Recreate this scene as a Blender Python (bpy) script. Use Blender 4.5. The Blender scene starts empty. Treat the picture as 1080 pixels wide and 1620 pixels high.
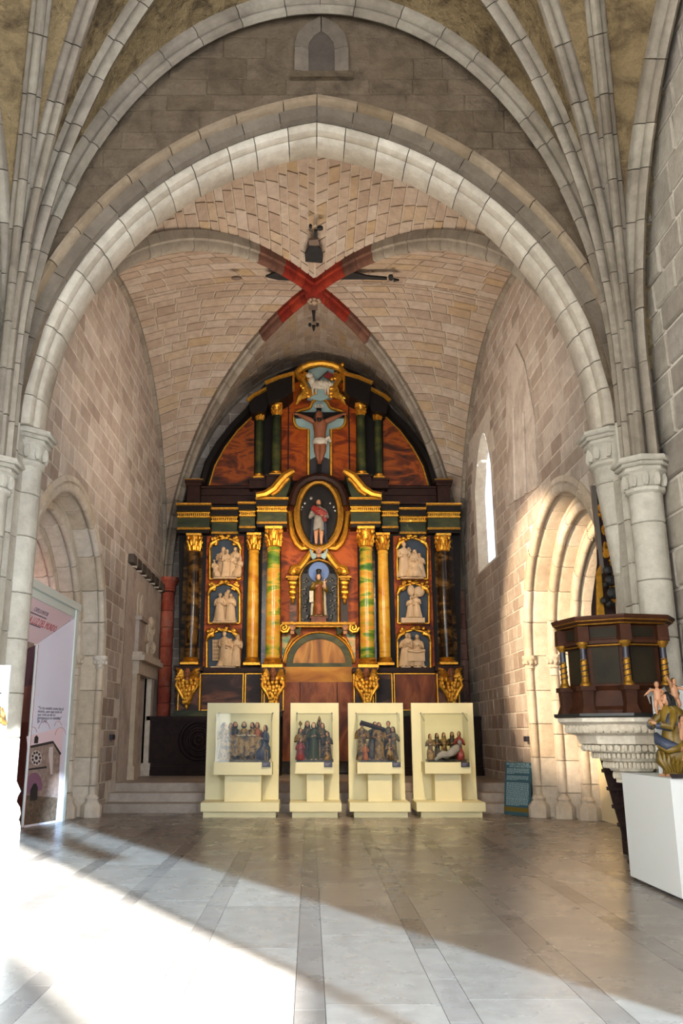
import bpy, bmesh, math, random
from mathutils import Vector, Matrix
PI = math.pi
scene = bpy.context.scene
COL = scene.collection
# ---------------------------------------------------------------- camera
F, CX, CY, HE = 1340.0, 490.0, 810.0, 1.55
TH = math.atan(348.0 / F)
CT, ST = math.cos(TH), math.sin(TH)
cam = bpy.data.cameras.new('camera')
cam.sensor_fit = 'VERTICAL'
cam.sensor_height = 36.0
cam.lens = F / 1620.0 * 36.0
cam.shift_x = 50.0 / 1620.0
cam.clip_end = 300
cam_o = bpy.data.objects.new('camera', cam)
COL.objects.link(cam_o)
cam_o.location = (0, 0, HE)
cam_o.rotation_euler = (PI / 2 + TH, 0, 0)
scene.camera = cam_o
# ---------------------------------------------------------------- world, sun, lights, exposure
vs = scene.view_settings
vs.view_transform = 'Standard'; vs.look = 'None'; vs.gamma = 1.0; vs.use_curve_mapping = False
vs.exposure = 0.0
W = bpy.data.worlds.new('sky'); scene.world = W; W.use_nodes = True
W.node_tree.nodes['Background'].inputs[0].default_value = (0.62, 0.78, 1.0, 1)
W.node_tree.nodes['Background'].inputs[1].default_value = 1.0

def light(name, kind, loc, aim, power, color, **kw):
    l = bpy.data.lights.new(name, kind); l.energy = power; l.color = color
    for k, v in kw.items(): setattr(l, k, v)
    o = bpy.data.objects.new(name, l); COL.objects.link(o); o.location = loc
    d = Vector(aim) - Vector(loc)
    o.rotation_euler = d.to_track_quat('-Z', 'Y').to_euler()
    return o
SUNH = Vector((-0.52, 0.855, 0)).normalized()
SUND = Vector((SUNH.x * math.cos(0.44), SUNH.y * math.cos(0.44), -math.sin(0.44)))
light('sun', 'SUN', (20, -30, 20), Vector((20, -30, 20)) + SUND, 82.0, (0.80, 0.91, 1.0), angle=0.02)
# added area lamp standing in for daylight from the nave behind the camera
light('nave_daylight_fill', 'AREA', (0.1, -11.0, 6.1), (0.1, 10, 4.4), 800, (0.84, 0.92, 1.0), shape='RECTANGLE', size=8.0, size_y=6.4)
light('right_wall_fill', 'AREA', (-4.0, 2.5, 7.5), (4.0, 6.5, 5.0), 330, (0.90, 0.95, 1.0), shape='RECTANGLE', size=4.0, size_y=3.0)  # added lamp to brighten the right nave wall; no window stands here
# sky light through the same tall windows that let the sun in (right nave wall)
light('window_skylight', 'AREA', (4.32, -3.3, 5.0), (-4.2, -3.3, 4.6), 3300, (0.82, 0.91, 1.0), shape='RECTANGLE', size=9.5, size_y=6.5)
# gallery spotlights on the piers, aimed at the altarpiece and portal
light('spot_retable', 'SPOT', (-3.2, 12.0, 6.4), (0.9, 22.4, 5.0), 2100, (1.0, 0.78, 0.50), spot_size=0.62, spot_blend=0.8, shadow_soft_size=0.25)
light('spot_retable', 'SPOT', (3.4, 12.0, 6.4), (-0.7, 22.4, 5.0), 2100, (1.0, 0.78, 0.50), spot_size=0.62, spot_blend=0.8, shadow_soft_size=0.25)
light('spot_portal', 'SPOT', (-2.9, 11.9, 5.6), (4.9, 16.2, 3.5), 9300, (1.0, 0.77, 0.52), spot_size=0.60, spot_blend=0.45, shadow_soft_size=0.12)
light('vault_fill', 'AREA', (0.1, 15.5, 5.0), (0.1, 17.0, 12), 340, (1.0, 0.86, 0.72), shape='RECTANGLE', size=3.0, size_y=1.2)  # added area lamp in mid-air to brighten the vault, no fixture here
light('spot_cases', 'SPOT', (1.6, 12.0, 6.2), (0.9, 17.2, 1.2), 1500, (1.0, 0.80, 0.52), spot_size=0.75, spot_blend=0.6, shadow_soft_size=0.2)

# ---------------------------------------------------------------- pixel to place (measuring the photograph)
def ray(x, y):
    a = (x - CX) / F; b = (CY - y) / F
    return Vector((a, CT - b * ST, ST + b * CT))
def pix(x, y, Y):
    r = ray(x, y); t = Y / r.y
    return Vector((r.x * t, Y, HE + r.z * t))
def pixX(x, y, X):
    r = ray(x, y); t = X / r.x
    return Vector((X, r.y * t, HE + r.z * t))
def pixZ(x, y, Z=0.0):
    r = ray(x, y); t = (Z - HE) / r.z
    return Vector((r.x * t, r.y * t, Z))
def pixpl(x, y, p, n):
    r = ray(x, y); o = Vector((0, 0, HE)); t = (Vector(p) - o).dot(n) / r.dot(n)
    return o + r * t
def proj(P):
    X, Y, Z = P[0], P[1], P[2] - HE
    D = Y * CT + Z * ST
    if D < 0.05: return (-9999, -9999, D)
    return (CX + F * X / D, CY - F * (Z * CT - Y * ST) / D, D)

# ---------------------------------------------------------------- materials
def lin(h):
    h = h.lstrip('#'); c = [int(h[i:i + 2], 16) / 255 for i in (0, 2, 4)]
    return tuple((x / 12.92 if x <= .04045 else ((x + .055) / 1.055) ** 2.4) for x in c) + (1,)
MATS = {}
class NT:
    def __init__(s, name):
        s.m = bpy.data.materials.new(name); s.m.use_nodes = True
        s.t = s.m.node_tree; s.b = s.t.nodes['Principled BSDF']
    def n(s, typ, **kw):
        nd = s.t.nodes.new(typ)
        for k, v in kw.items():
            if k.startswith('i_'):
                key = k[2:]; key = int(key) if key.isdigit() else key.replace('_', ' ')
                nd.inputs[key].default_value = v
            else: setattr(nd, k, v)
        return nd
    def l(s, a, ao, b, bi): s.t.links.new(a.outputs[ao], b.inputs[bi])
    def ramp(s, src, out, stops, interp='LINEAR'):
        r = s.n('ShaderNodeValToRGB'); cr = r.color_ramp; cr.interpolation = interp
        while len(cr.elements) < len(stops): cr.elements.new(0.5)
        for e, (p, c) in zip(cr.elements, stops): e.position = p; e.color = lin(c) if isinstance(c, str) else c
        s.l(src, out, r, 0); return r
def pos(n):
    g = n.n('ShaderNodeNewGeometry'); return g
def plain(name, col, rough=0.6, metal=0.0, bump=0.0, bscale=40, var=0.0, emit=0, spec=0.5):
    n = NT(name); b = n.b
    b.inputs['Roughness'].default_value = rough; b.inputs['Metallic'].default_value = metal
    b.inputs['Specular IOR Level'].default_value = spec
    c = lin(col)
    g = pos(n)
    if var > 0:
        nz = n.n('ShaderNodeTexNoise', i_Scale=bscale * .25, i_Detail=5.0); n.l(g, 'Position', nz, 'Vector')
        r = n.ramp(nz, 'Fac', [(.3, tuple(x * (1 - var) for x in c[:3]) + (1,)), (.7, tuple(min(1, x * (1 + var)) for x in c[:3]) + (1,))])
        n.l(r, 0, b, 'Base Color')
    else: b.inputs['Base Color'].default_value = c
    if bump > 0:
        nz = n.n('ShaderNodeTexNoise', i_Scale=float(bscale), i_Detail=4.0); n.l(g, 'Position', nz, 'Vector')
        bp = n.n('ShaderNodeBump', i_Strength=bump, i_Distance=0.02); n.l(nz, 'Fac', bp, 'Height'); n.l(bp, 0, b, 'Normal')
    if emit:
        b.inputs['Emission Color'].default_value = c; b.inputs['Emission Strength'].default_value = emit
    MATS[name] = n.m; return n.m
def stone(name, cols, bump=0.5, bscale=22, stain='#6a5a4a', stain_amt=0.35, stain_scale=0.7, rough=0.9, bdist=0.03):
    n = NT(name); b = n.b; g = pos(n)
    oi = n.n('ShaderNodeObjectInfo'); at = n.n('ShaderNodeAttribute', attribute_name='rnd')
    ad = n.n('ShaderNodeMath', operation='ADD'); n.l(oi, 'Random', ad, 0); n.l(at, 'Fac', ad, 1)
    fr = n.n('ShaderNodeMath', operation='FRACT'); n.l(ad, 0, fr, 0)
    k = len(cols)
    r = n.ramp(fr, 0, [(i / (k - 1), c) for i, c in enumerate(cols)])
    nz = n.n('ShaderNodeTexNoise', i_Scale=6.0, i_Detail=8.0, i_Roughness=0.7); n.l(g, 'Position', nz, 'Vector')
    r2 = n.ramp(nz, 'Fac', [(.3, (.72, .70, .68, 1)), (.7, (1.12, 1.12, 1.12, 1))])
    mx = n.n('ShaderNodeMix', data_type='RGBA', blend_type='MULTIPLY', i_0=0.8); n.l(r, 0, mx, 6); n.l(r2, 0, mx, 7)
    ns = n.n('ShaderNodeTexNoise', i_Scale=stain_scale, i_Detail=6.0, i_Roughness=0.65, i_Distortion=0.6); n.l(g, 'Position', ns, 'Vector')
    rs = n.ramp(ns, 'Fac', [(.48, (0, 0, 0, 1)), (.68, (stain_amt,) * 3 + (1,))])
    m2 = n.n('ShaderNodeMix', data_type='RGBA'); n.l(rs, 0, m2, 0); n.l(mx, 2, m2, 6); m2.inputs[7].default_value = lin(stain)
    n.l(m2, 2, b, 'Base Color')
    b.inputs['Roughness'].default_value = rough; b.inputs['Specular IOR Level'].default_value = 0.2
    nb = n.n('ShaderNodeTexNoise', i_Scale=float(bscale), i_Detail=6.0, i_Roughness=0.65); n.l(g, 'Position', nb, 'Vector')
    bp = n.n('ShaderNodeBump', i_Strength=bump, i_Distance=bdist); n.l(nb, 'Fac', bp, 'Height'); n.l(bp, 0, b, 'Normal')
    MATS[name] = n.m; return n.m
def faux(name, stops, scale=2.0, rough=0.25, dist=2.5, stretch=(1, 1, 2.2), spec=.3):
    dist *= .35; scale *= .75
    n = NT(name); b = n.b; g = pos(n)
    mp = n.n('ShaderNodeMapping'); mp.inputs['Scale'].default_value = stretch; b.inputs['Specular IOR Level'].default_value = spec; n.l(g, 'Position', mp, 'Vector')
    nz = n.n('ShaderNodeTexNoise', i_Scale=scale, i_Detail=7.0, i_Distortion=dist, i_Roughness=.55); n.l(mp, 0, nz, 'Vector')
    r = n.ramp(nz, 'Fac', stops); n.l(r, 0, b, 'Base Color')
    b.inputs['Roughness'].default_value = rough
    MATS[name] = n.m; return n.m

stone('st_chapel', ['#b3a598', '#a59688', '#bcaea1', '#9a897d', '#b5a89c', '#bfb3a7', '#ac9b8d'], .55, 18, '#7a6a5e', .3)
stone('st_mortar', ['#d4cabd', '#d8cfc3'], .4, 30, '#9a8a7a', .3)
stone('st_mortar_v', ['#b9ab9a', '#c0b2a2'], .4, 30, '#94836f', .4)
stone('st_vault', ['#b29f8d', '#a99582', '#b6a492', '#a18d7b', '#b2a090', '#ae9676', '#baab9c', '#ae9c8a'], .5, 18, '#8a7460', .35)
stone('st_rib', ['#8f8576', '#84796b', '#998f80', '#8a7f72', '#9d9485'], .4, 20, '#544a3f', .5, 1.2)
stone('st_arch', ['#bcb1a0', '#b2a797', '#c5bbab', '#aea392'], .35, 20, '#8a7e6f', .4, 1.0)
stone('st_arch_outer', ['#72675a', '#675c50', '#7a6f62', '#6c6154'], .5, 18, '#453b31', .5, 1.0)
stone('st_hood', ['#9c8870', '#94816c', '#a4927c', '#87735a'], .5, 18, '#5f5040', .4, 1.2)
stone('st_spandrel', ['#6f5f4e', '#695a49', '#746452', '#655644', '#6f604f'], 1.0, 6, '#41362b', .7, 1.7, .9, .07)
stone('st_navweb', ['#8a7656', '#8a7656'], 1.0, 4, '#3f3224', .85, 2.3, .9, .2)
stone('st_pier', ['#b9b2a4', '#ada698', '#c2bcae', '#a8a092'], .45, 16, '#8a8274', .35, .8)
stone('st_navwall', ['#a89f92', '#9b9184', '#b3aa9c', '#8f857a', '#a39a90'], .8, 8, '#6f665c', .4, 1.0)
stone('st_portal', ['#cdc1b0', '#c3b6a4', '#d5cabb', '#bcac97', '#c9b9a3'], .4, 18, '#9c8b78', .35, .9)
stone('st_red', ['#a8503c', '#9c4635', '#b15a45', '#a04c3a'], .5, 18, '#b5806a', .5, 2.5)
stone('st_redfaint', ['#9a7a6e', '#8e6459', '#a3877a', '#94564a'], .5, 18, '#b39a8a', .5, 2.5)
stone('st_ribred', ['#8a2a1c', '#7b2318', '#93331f'], .4, 20, '#3a1712', .6, 2.2)
stone('st_ribdark', ['#6d4a3c', '#5f4236', '#7a5546'], .4, 20, '#3b2a22', .5, 2.2)
stone('st_plaster', ['#c2b6aa', '#bcafa3'], .35, 12, '#86776c', .6, 1.3)
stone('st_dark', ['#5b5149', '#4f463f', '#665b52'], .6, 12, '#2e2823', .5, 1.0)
stone('st_white', ['#d8cdb9', '#cfc3ae', '#dfd5c4'], .5, 40, '#a08a74', .4, 3.0)
stone('st_step', ['#a89d92', '#9c9186', '#b3a89d', '#a2968c'], .12, 12, '#857a70', .3, 1.5, .45)

def floor_mat(name, cols, rough):
    m = stone(name, cols, .008, 3, '#80776e', .2, .6, rough)
    t = m.node_tree; b = t.nodes['Principled BSDF']; b.inputs['Specular IOR Level'].default_value = .5
    for k_ in list(b.inputs['Normal'].links): t.links.remove(k_)
    nz = t.nodes.new('ShaderNodeTexNoise'); nz.inputs['Scale'].default_value = 1.7; nz.inputs['Detail'].default_value = 5
    g = t.nodes.new('ShaderNodeNewGeometry'); t.links.new(g.outputs['Position'], nz.inputs['Vector'])
    mr = t.nodes.new('ShaderNodeMapRange'); mr.inputs[1].default_value = .3; mr.inputs[2].default_value = .7
    mr.inputs[3].default_value = rough - .03; mr.inputs[4].default_value = rough + .05
    t.links.new(nz.outputs['Fac'], mr.inputs[0]); t.links.new(mr.outputs[0], b.inputs['Roughness'])
floor_mat('fl_slab', ['#8a8177', '#827970', '#938a80', '#867d74'], .27)
floor_mat('fl_strip', ['#655e57', '#746c65', '#857c74', '#605953'], .27)
plain('fl_joint', '#8b8178', .7)

plain('gold', '#d79a35', .33, .85, .35, 60, .25)
plain('gold_dark', '#9a6d24', .45, .8, .4, 60, .3)
plain('black_wood', '#140e0a', .5, 0, .2, 30, .3, 0, .2)
plain('brown_wood', '#2e170e', .5, 0, .2, 30, .35, 0, .2)
plain('altar_wood', '#241512', .6, 0, .4, 25, .3, 0, .2)
faux('fx_orange', [(.30, '#431806'), (.43, '#80320a'), (.52, '#aa4e0c'), (.6, '#8a380a'), (.72, '#3c1606')], 1.4, 0.5, 3.0, spec=.2)
faux('fx_lunette', [(.34, '#1f0d05'), (.44, '#5a2409'), (.52, '#96470c'), (.58, '#642a09'), (.68, '#240f06')], 1.3, 0.5, 3.5)
faux('fx_yellow', [(.3, '#a8621a'), (.45, '#c88a24'), (.58, '#d9a63c'), (.7, '#b8701c')], 1.6, .2, 2.0)
faux('fx_ochre', [(.3, '#8a4f14'), (.5, '#b07420'), (.62, '#c08a30'), (.75, '#94581a')], 1.2, .55, 2.0)
faux('fx_green', [(.34, '#35602a'), (.42, '#6f8a2c'), (.48, '#cfa23a'), (.55, '#c8822a'), (.6, '#a8922e'), (.68, '#2f5c28')], 1.9, .22, 1.2, (.6, .6, 2.2))
faux('fx_black', [(.3, '#120c08'), (.5, '#2a1c10'), (.6, '#6d4c22'), (.66, '#20150d'), (.8, '#140d08')], 1.5, .18, 2.0)
faux('fx_dgreen', [(.3, '#141a0e'), (.5, '#2c3318'), (.65, '#4c4a20'), (.8, '#171a0c')], 1.6, 0.5, 2.0)
faux('fx_tymp', [(.3, '#5a3416'), (.5, '#9c6426'), (.6, '#b8803a'), (.75, '#643a18')], 1.2, 0.5, 1.5, (3, 1, .6))
faux('fx_door', [(.3, '#4a2412'), (.5, '#7d3d1a'), (.6, '#98562c'), (.75, '#50260f')], 1.5, 0.5, 2.5, (2, 1, 1))
faux('fx_pred', [(.3, '#1a100c'), (.5, '#38211a'), (.6, '#7a4a34'), (.68, '#2e1a14'), (.8, '#1d120e')], 1.3, 0.5, 2.5)
faux('poly_gold', [(.3, '#1f160d'), (.44, '#57401e'), (.52, '#8f6d36'), (.6, '#4c381e'), (.72, '#291d10')], 10, .4, 1.0, (1, 1, 1))
faux('poly_dark', [(.28, '#100d0a'), (.45, '#2a2318'), (.55, '#4f3f26'), (.65, '#1f1b17'), (.8, '#14100e')], 10, .4, 1.0, (1, 1, 1))
faux('poly_mantle', [(.3, '#241c0b'), (.46, '#5c4714'), (.58, '#7d6222'), (.72, '#2e240e')], 5, .35, 1.0, (1, 1, 1))
plain('poly_red', '#7a1f1c', .5, 0, .2, 40, .3); plain('poly_blue', '#2f3648', .5, 0, .2, 40, .3)
plain('poly_grey', '#7d7770', .6, 0, .2, 40, .2); plain('poly_white', '#c9bda8', .6, 0, .2, 40, .2)
plain('skin', '#b5825f', .55, 0, .1, 40, .1); plain('skin_dark', '#8a5030', .5, 0, .1, 40, .15); plain('skin_pale', '#c9a184', .55)
plain('hair', '#2a1a10', .6, 0, .5, 60, .3); plain('hair_black', '#120e0c', .6, 0, .4, 60)
plain('alabaster', '#cbab85', .55, 0, .2, 30, .1)
plain('niche_blue', '#1e2d3c', .5, 0, .1, 10, .4); plain('niche_dark', '#141a22', .6, 0, .1, 10, .4); plain('niche_sky', '#4a68a0', .5, 0, .1, 8, .3)
plain('cross_blue', '#8fa6a2', .6, 0, .1, 8, .2)
plain('case_white', '#dbd0a4', .6, 0, 0, 10, .04); plain('plinth_white', '#d5d6d4', .55); plain('cream', '#dcc9a2', .6)
plain('label_dark', '#2b2833', .4); plain('label_ink', '#8b8896', .6)
plain('sign_blue', '#2e5563', .45); plain('sign_text', '#9fb8bd', .6); plain('sign_ochre', '#6d5a1c', .5)
plain('metal_grey', '#8d8a88', .35, .7); plain('metal_dark', '#3a3836', .4, .6)
plain('portal_white', '#d3dad3', .5); plain('print_lilac', '#d8d4e2', .5, 0, 0, 3, .05); plain('print_pink', '#e2c6cc', .5)
plain('text_red', '#c0474a', .6); plain('text_grey', '#6d6472', .6)
plain('print_stone', '#8f7a70', .6, 0, 0, 60, .3); plain('print_rock', '#5f4c3c', .7, 0, 0, 60, .45); plain('print_dark', '#2b2426', .6)
plain('print_red', '#8d3a2c', .6, 0, 0, 20, .3); plain('print_mauve', '#7d5568', .6); plain('print_salmon', '#c07a70', .6, 0, 0, 8, .1); plain('print_pale', '#c9b9b4', .6)
plain('pulpit_wood', '#3a1d0d', .6, 0, .25, 25, .3, 0, .2); plain('pulpit_panel', '#221b0e', .65, 0, .2, 12, .4, 0, .2)
plain('slab_black', '#1c1c1a', .4); plain('paint_black', '#1d1b1b', .9, 0, 0, 30, .3); plain('paint_grey', '#6b5a4e', .9)
plain('void', '#141110', .9); plain('window_light', '#d3e0f5', .5, 0, 0, 10, 0, 1.6)
def glass(name, tint, fac):
    n = NT(name); t = n.t
    tr = n.n('ShaderNodeBsdfTransparent'); tr.inputs[0].default_value = tint
    gl = n.n('ShaderNodeBsdfGlossy'); gl.inputs['Roughness'].default_value = .03
    lw = n.n('ShaderNodeLayerWeight'); pw = n.n('ShaderNodeMath', operation='POWER', i_1=4.0); n.l(lw, 'Facing', pw, 0)
    fr = n.n('ShaderNodeMath', operation='MULTIPLY_ADD', i_1=0.6, i_2=fac); n.l(pw, 0, fr, 0)
    mx = n.n('ShaderNodeMixShader')
    n.l(fr, 0, mx, 0); n.l(tr, 0, mx, 1); n.l(gl, 0, mx, 2)
    n.l(mx, 0, t.nodes['Material Output'], 0); MATS[name] = n.m
glass('glass_case', (.98, .99, .975, 1), .025)
glass('glass_sun_tint', (.41, .47, .52, 1), .04)  # tint that dims the sun through the added out-of-view panes

# ---------------------------------------------------------------- object helpers
def tag(o, label=None, cat=None, group=None, kind=None):
    if label: o['label'] = label
    if cat: o['category'] = cat
    if group: o['group'] = group
    if kind: o['kind'] = kind
    return o
def empty(name, loc=(0, 0, 0), label=None, cat=None, group=None, kind=None, parent=None):
    o = bpy.data.objects.new(name, None); COL.objects.link(o); o.location = loc; o.empty_display_size = .1
    if parent: setp(o, parent)
    return tag(o, label, cat, group, kind)
def wloc(o):
    v = Vector((0, 0, 0))
    # world offset of an object's local frame (translations only)
    while o is not None:
        v += Vector(o.location) if o.type == 'EMPTY' else Vector((0, 0, 0))
        o = None if o.parent is None else o.parent
        break
    return v
def setp(o, p):
    o.parent = p
    o.matrix_parent_inverse = Matrix.Translation(-p.location) if p.type == 'EMPTY' else Matrix.Identity(4)
def obj(name, me, mat, parent=None):
    o = bpy.data.objects.new(name, me); COL.objects.link(o)
    if mat and not me.materials: me.materials.append(MATS[mat])
    if parent: setp(o, parent)
    return o
class MB:
    def __init__(s): s.v = []; s.f = []
    def add(s, vs, fs):
        k = len(s.v); s.v += [tuple(v) for v in vs]; s.f += [tuple(i + k for i in f) for f in fs]; return s
    def box(s, x0, x1, y0, y1, z0, z1):
        if x0 > x1: x0, x1 = x1, x0
        if y0 > y1: y0, y1 = y1, y0
        if z0 > z1: z0, z1 = z1, z0
        return s.add([(x0, y0, z0), (x1, y0, z0), (x1, y1, z0), (x0, y1, z0), (x0, y0, z1), (x1, y0, z1), (x1, y1, z1), (x0, y1, z1)],
                     [(0, 3, 2, 1), (4, 5, 6, 7), (0, 1, 5, 4), (1, 2, 6, 5), (2, 3, 7, 6), (3, 0, 4, 7)])
    def frustum(s, c, w0, d0, z0, w1, d1, z1):
        x, y = c
        return s.add([(x - w0, y - d0, z0), (x + w0, y - d0, z0), (x + w0, y + d0, z0), (x - w0, y + d0, z0),
                      (x - w1, y - d1, z1), (x + w1, y - d1, z1), (x + w1, y + d1, z1), (x - w1, y + d1, z1)],
                     [(0, 3, 2, 1), (4, 5, 6, 7), (0, 1, 5, 4), (1, 2, 6, 5), (2, 3, 7, 6), (3, 0, 4, 7)])
    def lathe(s, c, prof, n=16, a0=0, a1=2 * PI, sx=1, sy=1, rot=0):
        full = abs(a1 - a0 - 2 * PI) < 1e-6; m = n if full else n + 1; vs = []
        for r, z in prof:
            for i in range(m):
                a = a0 + (a1 - a0) * i / n + rot
                vs.append((c[0] + r * math.cos(a) * sx, c[1] + r * math.sin(a) * sy, c[2] + z))
        fs = []
        for j in range(len(prof) - 1):
            for i in range(n):
                i2 = (i + 1) % m
                fs.append((j * m + i, j * m + i2, (j + 1) * m + i2, (j + 1) * m + i))
        if full:
            fs.append(tuple(range(m - 1, -1, -1))); fs.append(tuple((len(prof) - 1) * m + i for i in range(m)))
        return s.add(vs, fs)
    def tube(s, pts, rad, n=6, flat=1.0):
        pts = [Vector(p) for p in pts]; k = len(pts)
        if not isinstance(rad, (list, tuple)): rad = [rad] * k
        vs = []; ref = None
        for i, p in enumerate(pts):
            t = (pts[min(i + 1, k - 1)] - pts[max(i - 1, 0)])
            if t.length < 1e-9: t = Vector((0, 0, 1))
            t.normalize()
            if ref is None:
                ref = Vector((0, 1, 0)) if abs(t.y) < .9 else Vector((1, 0, 0))
            a = t.cross(ref)
            if a.length < 1e-6: a = t.cross(Vector((1, 0, 0)))
            a.normalize(); b = a.cross(t).normalized(); ref = b
            for j in range(n):
                q = 2 * PI * j / n
                vs.append(p + a * (rad[i] * math.cos(q)) + b * (rad[i] * math.sin(q) * flat))
        fs = [(i * n + j, i * n + (j + 1) % n, (i + 1) * n + (j + 1) % n, (i + 1) * n + j) for i in range(k - 1) for j in range(n)]
        fs.append(tuple(range(n - 1, -1, -1))); fs.append(tuple((k - 1) * n + j for j in range(n)))
        return s.add(vs, fs)
    def ball(s, c, r, n=10, m=7):
        if not isinstance(r, (tuple, list)): r = (r, r, r)
        vs = [(c[0], c[1], c[2] - r[2])]
        for j in range(1, m):
            q = -PI / 2 + PI * j / m
            for i in range(n):
                a = 2 * PI * i / n
                vs.append((c[0] + r[0] * math.cos(q) * math.cos(a), c[1] + r[1] * math.cos(q) * math.sin(a), c[2] + r[2] * math.sin(q)))
        vs.append((c[0], c[1], c[2] + r[2])); L = len(vs) - 1; fs = []
        for i in range(n):
            fs.append((0, 1 + (i + 1) % n, 1 + i)); fs.append((L, L - n + i, L - n + (i + 1) % n))
        for j in range(m - 2):
            for i in range(n):
                a = 1 + j * n + i; b = 1 + j * n + (i + 1) % n
                fs.append((a, b, b + n, a + n))
        return s.add(vs, fs)
    def prism(s, poly, y0, y1):            # polygon in x,z extruded in y
        n = len(poly); vs = [(p[0], y0, p[1]) for p in poly] + [(p[0], y1, p[1]) for p in poly]
        fs = [tuple(range(n)), tuple(range(2 * n - 1, n - 1, -1))] + [(i, i + n, (i + 1) % n + n, (i + 1) % n) for i in range(n)]
        return s.add(vs, fs)
    def slab(s, quad, nrm, th):            # any planar polygon with thickness along nrm
        n = len(quad); q = [Vector(p) for p in quad]; d = Vector(nrm) * th
        fs = [tuple(range(n)), tuple(range(2 * n - 1, n - 1, -1))] + [(i, i + n, (i + 1) % n + n, (i + 1) % n) for i in range(n)]
        return s.add(q + [p + d for p in q], fs)
    def xf(s, fn): s.v = [tuple(fn(Vector(v))) for v in s.v]; return s
    def build(s, name, mat, parent=None, smooth=35):
        me = bpy.data.meshes.new(name); me.from_pydata(s.v, [], s.f)
        bm = bmesh.new(); bm.from_mesh(me); bmesh.ops.recalc_face_normals(bm, faces=bm.faces); bm.to_mesh(me); bm.free()
        if smooth:
            me.polygons.foreach_set('use_smooth', [True] * len(me.polygons)); me.set_sharp_from_angle(angle=math.radians(smooth))
        return obj(name, me, mat, parent)
def rawmesh(name, vs, fs, rnd=None):
    me = bpy.data.meshes.new(name); me.from_pydata([tuple(v) for v in vs], [], fs)
    if rnd is not None:
        at = me.attributes.new('rnd', 'FLOAT', 'FACE'); at.data.foreach_set('value', rnd)
    return me
def score(P, area):
    x, y, D = proj(P)
    if D < .5 or x < -60 or x > 1140 or y < -60 or y > 1680: return -1
    return area * (F / D) ** 2
# ---- stone blocks
def unit_block(k):
    rr = random.Random(k); j = lambda: rr.uniform(-.018, .018)
    c = [(-.5, -.5), (.5, -.5), (.5, .5), (-.5, .5)]
    vs = [(x, y, -.8) for x, y in c] + [(x + j(), y + j(), .45) for x, y in c] + [(x * .93 + j(), y * .9 + j(), 1 + rr.uniform(-.15, .15)) for x, y in c]
    fs = [(3, 2, 1, 0)]
    for r in (0, 4): fs += [(r + i, r + (i + 1) % 4, r + 4 + (i + 1) % 4, r + 4 + i) for i in range(4)]
    fs.append((8, 9, 10, 11)); return vs, fs
UB = [unit_block(k) for k in range(6)]
UBM = {}
def ubmesh(k, mat, name):
    key = (k, mat, name)
    if key not in UBM:
        me = rawmesh(name, *UB[k]); me.materials.append(MATS[mat]); UBM[key] = me
    return UBM[key]
def place_blocks(parent, blocks, mat, name, limit=300, seed=1, stuff_name=None):
    """blocks: (center, eu*du, ev*dv, en*depth, area[, mat])"""
    rr = random.Random(seed)
    bl = []
    for b in blocks: bl.append((score(b[0], b[4]), b))
    bl.sort(key=lambda q: -q[0])
    vis = [b for s_, b in bl if s_ > 60][:limit]; rest = [b for s_, b in bl][len(vis):]
    for b in vis:
        o = bpy.data.objects.new(name, ubmesh(rr.randrange(6), b[5] if len(b) > 5 else mat, name)); COL.objects.link(o); o.parent = parent
        c, u, v, n = b[:4]
        o.matrix_world = Matrix(((u[0], v[0], n[0], c[0]), (u[1], v[1], n[1], c[1]), (u[2], v[2], n[2], c[2]), (0, 0, 0, 1)))
    if rest:
        vs = []; fs = []; rn = []
        for b in rest:
            c, u, v, n = [Vector(q) for q in b[:4]]; V, Fc = UB[rr.randrange(6)]; k = len(vs); q = rr.random()
            vs += [c + u * p[0] + v * p[1] + n * p[2] for p in V]; fs += [tuple(i + k for i in f) for f in Fc]; rn += [q] * len(Fc)
        o = obj((stuff_name or name + '_courses'), rawmesh(name + '_courses', vs, fs, rn), mat, parent); o['kind'] = 'stuff'
def courses(u0, u1, v0, v1, course, blen, seed, ok, org, eu, ev, en, depth=.03, gap=.026, var=.35):
    rr = random.Random(seed); out = []; v = v0
    eu, ev, en, org = Vector(eu), Vector(ev), Vector(en), Vector(org)
    while v < v1 - .05:
        ch = course * rr.uniform(.8, 1.2); vv = min(v + ch, v1); u = u0 - rr.uniform(0, blen)
        while u < u1:
            w = blen * rr.uniform(1 - var, 1 + var); a, b = max(u, u0), min(u + w, u1); u += w
            if b - a < .08: continue
            if ok and not ok(a, b, v, vv): continue
            du, dv = b - a - gap, vv - v - gap
            c = org + eu * ((a + b) / 2) + ev * ((v + vv) / 2)
            out.append((c, eu * du, ev * dv, en * depth * rr.uniform(.7, 1.3), du * dv))
        v = vv
    return out
def sheet(name, mp, us, z0, z1, openings, mat, parent):
    """wall backing with openings; openings: (u0,u1,bottom fn,top fn)"""
    st = set(us)
    for o in openings:
        for i in range(25): st.add(o[0] + (o[1] - o[0]) * i / 24)
    st = sorted(st); vs = []; fs = []
    for a, b in zip(st, st[1:]):
        if b - a < 1e-5: continue
        m = (a + b) / 2; cuts = [o for o in openings if o[0] < m < o[1]]; cuts.sort(key=lambda o: o[2](m))
        e = 1e-6
        lo = [(z0, z0)]; hi = []
        for o in cuts:
            hi.append((o[2](a + e), o[2](b - e))); lo.append((o[3](a + e), o[3](b - e)))
        hi.append((z1, z1))
        for (la, lb), (ha, hb) in zip(lo, hi):
            if ha - la < 1e-4 and hb - lb < 1e-4: continue
            k = len(vs); vs += [mp(a, la), mp(b, lb), mp(b, hb), mp(a, ha)]; fs.append((k, k + 1, k + 2, k + 3))
    return obj(name, rawmesh(name, vs, fs), mat, parent)
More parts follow.
